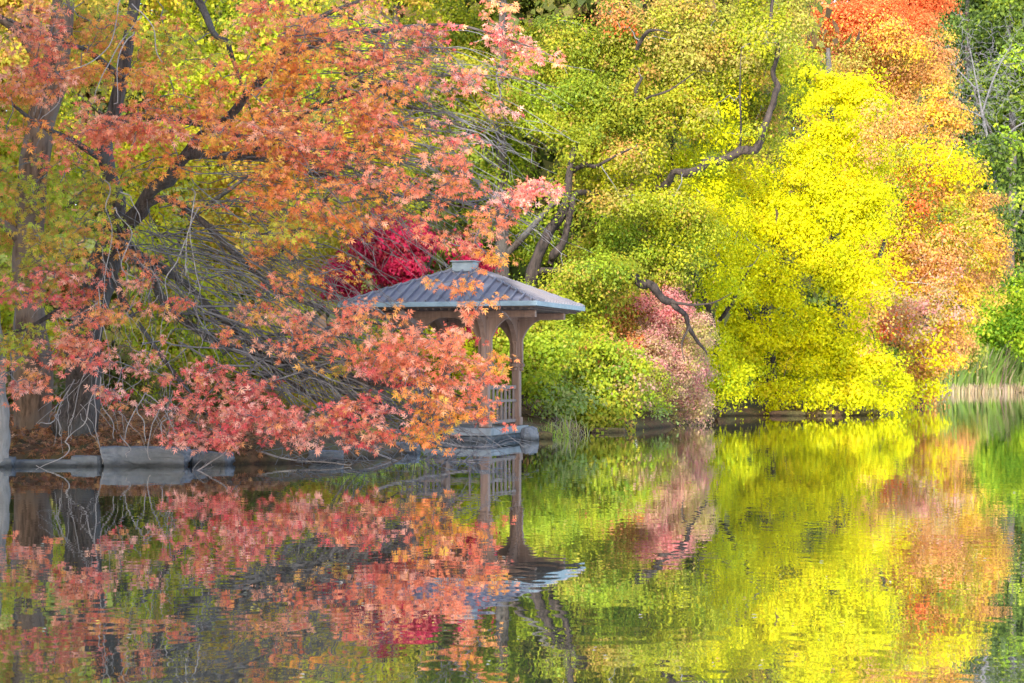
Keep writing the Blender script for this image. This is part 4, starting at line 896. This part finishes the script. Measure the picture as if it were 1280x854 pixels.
# ------------------------------------------------------------------ far wood closing the view
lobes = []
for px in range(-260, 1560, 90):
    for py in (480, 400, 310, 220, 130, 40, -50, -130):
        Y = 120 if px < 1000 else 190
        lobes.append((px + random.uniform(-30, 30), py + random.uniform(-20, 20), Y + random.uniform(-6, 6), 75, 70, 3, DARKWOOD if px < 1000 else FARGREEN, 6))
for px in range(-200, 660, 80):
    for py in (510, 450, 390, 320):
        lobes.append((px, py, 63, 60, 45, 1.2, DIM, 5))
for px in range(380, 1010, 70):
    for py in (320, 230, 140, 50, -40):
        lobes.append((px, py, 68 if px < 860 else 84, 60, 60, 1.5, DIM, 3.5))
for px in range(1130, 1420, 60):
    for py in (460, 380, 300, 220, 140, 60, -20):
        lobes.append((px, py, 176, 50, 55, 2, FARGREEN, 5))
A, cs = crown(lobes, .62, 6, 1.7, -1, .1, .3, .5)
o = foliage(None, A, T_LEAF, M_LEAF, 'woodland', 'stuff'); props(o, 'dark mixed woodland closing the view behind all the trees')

# unseen trees added out of view to shade the oak and the pavilion
def shade_tree(x, y, h, r, label):
    root = empty('elm_tree', (x, y, 1.0), label, 'tree', 'tall elms on the left shore')
    tube_mesh('trunk', root, M_BARK, [smooth([(x, y, .5), (x + .3, y, h * .4), (x, y + .4, h * .7), (x, y, h * .95)], [.5, .4, .25, .08])], 10, .05)
    n_ = 5200
    dd = unit(RNG.normal(0, 1, (n_, 3))); rr = RNG.random((n_, 1)) ** .4
    pos = np.array([x, y, h * .58]) + dd * rr * np.array([r, r, h * .46])
    leaf_mesh('foliage', root, M_LEAF, pos, dd + RNG.normal(0, .5, (n_, 3)), RNG.normal(0, 1, (n_, 3)), RNG.uniform(.6, 1.1, n_), jitter(pick(OLIVE, n_)), T_LEAF)
SUN_AZ, SUN_EL = math.radians(-163), math.radians(29)   # azimuth from +Y towards +X
SHADE = True
if SHADE:
    for k, (x, y, h, r) in enumerate([(-11.2, 17, 20.5, 4.8), (-17, 13, 22.5, 5.5), (-21, 20, 22, 5.5), (-11, 9, 22, 4.8), (-25, 14, 24, 6), (-15, 3, 23, 5.5), (-20, 30, 22, 5)]):
        shade_tree(x, y, h, r, ['broad elm nearest the leaf bank, out past the edge of the picture', 'tall elm behind the broad elm', 'elm standing deeper in the wood', 'slim elm leaning to the lake', 'tallest elm of the left shore', 'elm closest to the viewer', 'elm beside the brown trunked oak'][k])

# ------------------------------------------------------------------ light and camera
w = bpy.data.worlds.new('World'); SC.world = w; w.use_nodes = True
nt = w.node_tree; nt.nodes.clear()
out = nt.nodes.new('ShaderNodeOutputWorld'); bg = nt.nodes.new('ShaderNodeBackground'); sky = nt.nodes.new('ShaderNodeTexSky')
sky.sky_type = 'NISHITA'; sky.sun_disc = False; sky.sun_elevation = SUN_EL; sky.sun_rotation = SUN_AZ
sky.air_density = 1.0; sky.dust_density = 1.5
bg.inputs['Strength'].default_value = 0.15
nt.links.new(sky.outputs[0], bg.inputs[0]); nt.links.new(bg.outputs[0], out.inputs[0])
sd = bpy.data.lights.new('sun', 'SUN'); sd.energy = 2.4; sd.angle = math.radians(.55); sd.color = (1, .93, .82)
so = bpy.data.objects.new('sun', sd); COL.objects.link(so)
to_sun = Vector((math.sin(SUN_AZ) * math.cos(SUN_EL), math.cos(SUN_AZ) * math.cos(SUN_EL), math.sin(SUN_EL)))
so.rotation_euler = (-to_sun).to_track_quat('-Z', 'Y').to_euler()
so.location = (0, 0, 60)

cd = bpy.data.cameras.new('camera'); cam = bpy.data.objects.new('camera', cd); COL.objects.link(cam)
cd.sensor_fit = 'HORIZONTAL'; cd.sensor_width = 36; cd.lens = 36 * F / 1280
cd.clip_start = .1; cd.clip_end = 3000
cam.location = (0, 0, H); cam.rotation_euler = (math.radians(90), 0, 0)
cd.shift_y = (HOR - 427) / 1280
cd.dof.use_dof = True; cd.dof.focus_distance = 36; cd.dof.aperture_fstop = 7.1
SC.camera = cam
SC.view_settings.view_transform = 'Standard'; SC.view_settings.look = 'None'
SC.view_settings.exposure = 1.95; SC.view_settings.gamma = 1
SC.cycles.max_bounces = 8; SC.cycles.diffuse_bounces = 4; SC.cycles.transmission_bounces = 4
SC.cycles.use_denoising = True
print('faces', sum(len(o.data.polygons) for o in SC.objects if o.type == 'MESH'), 'objects', len(SC.objects))
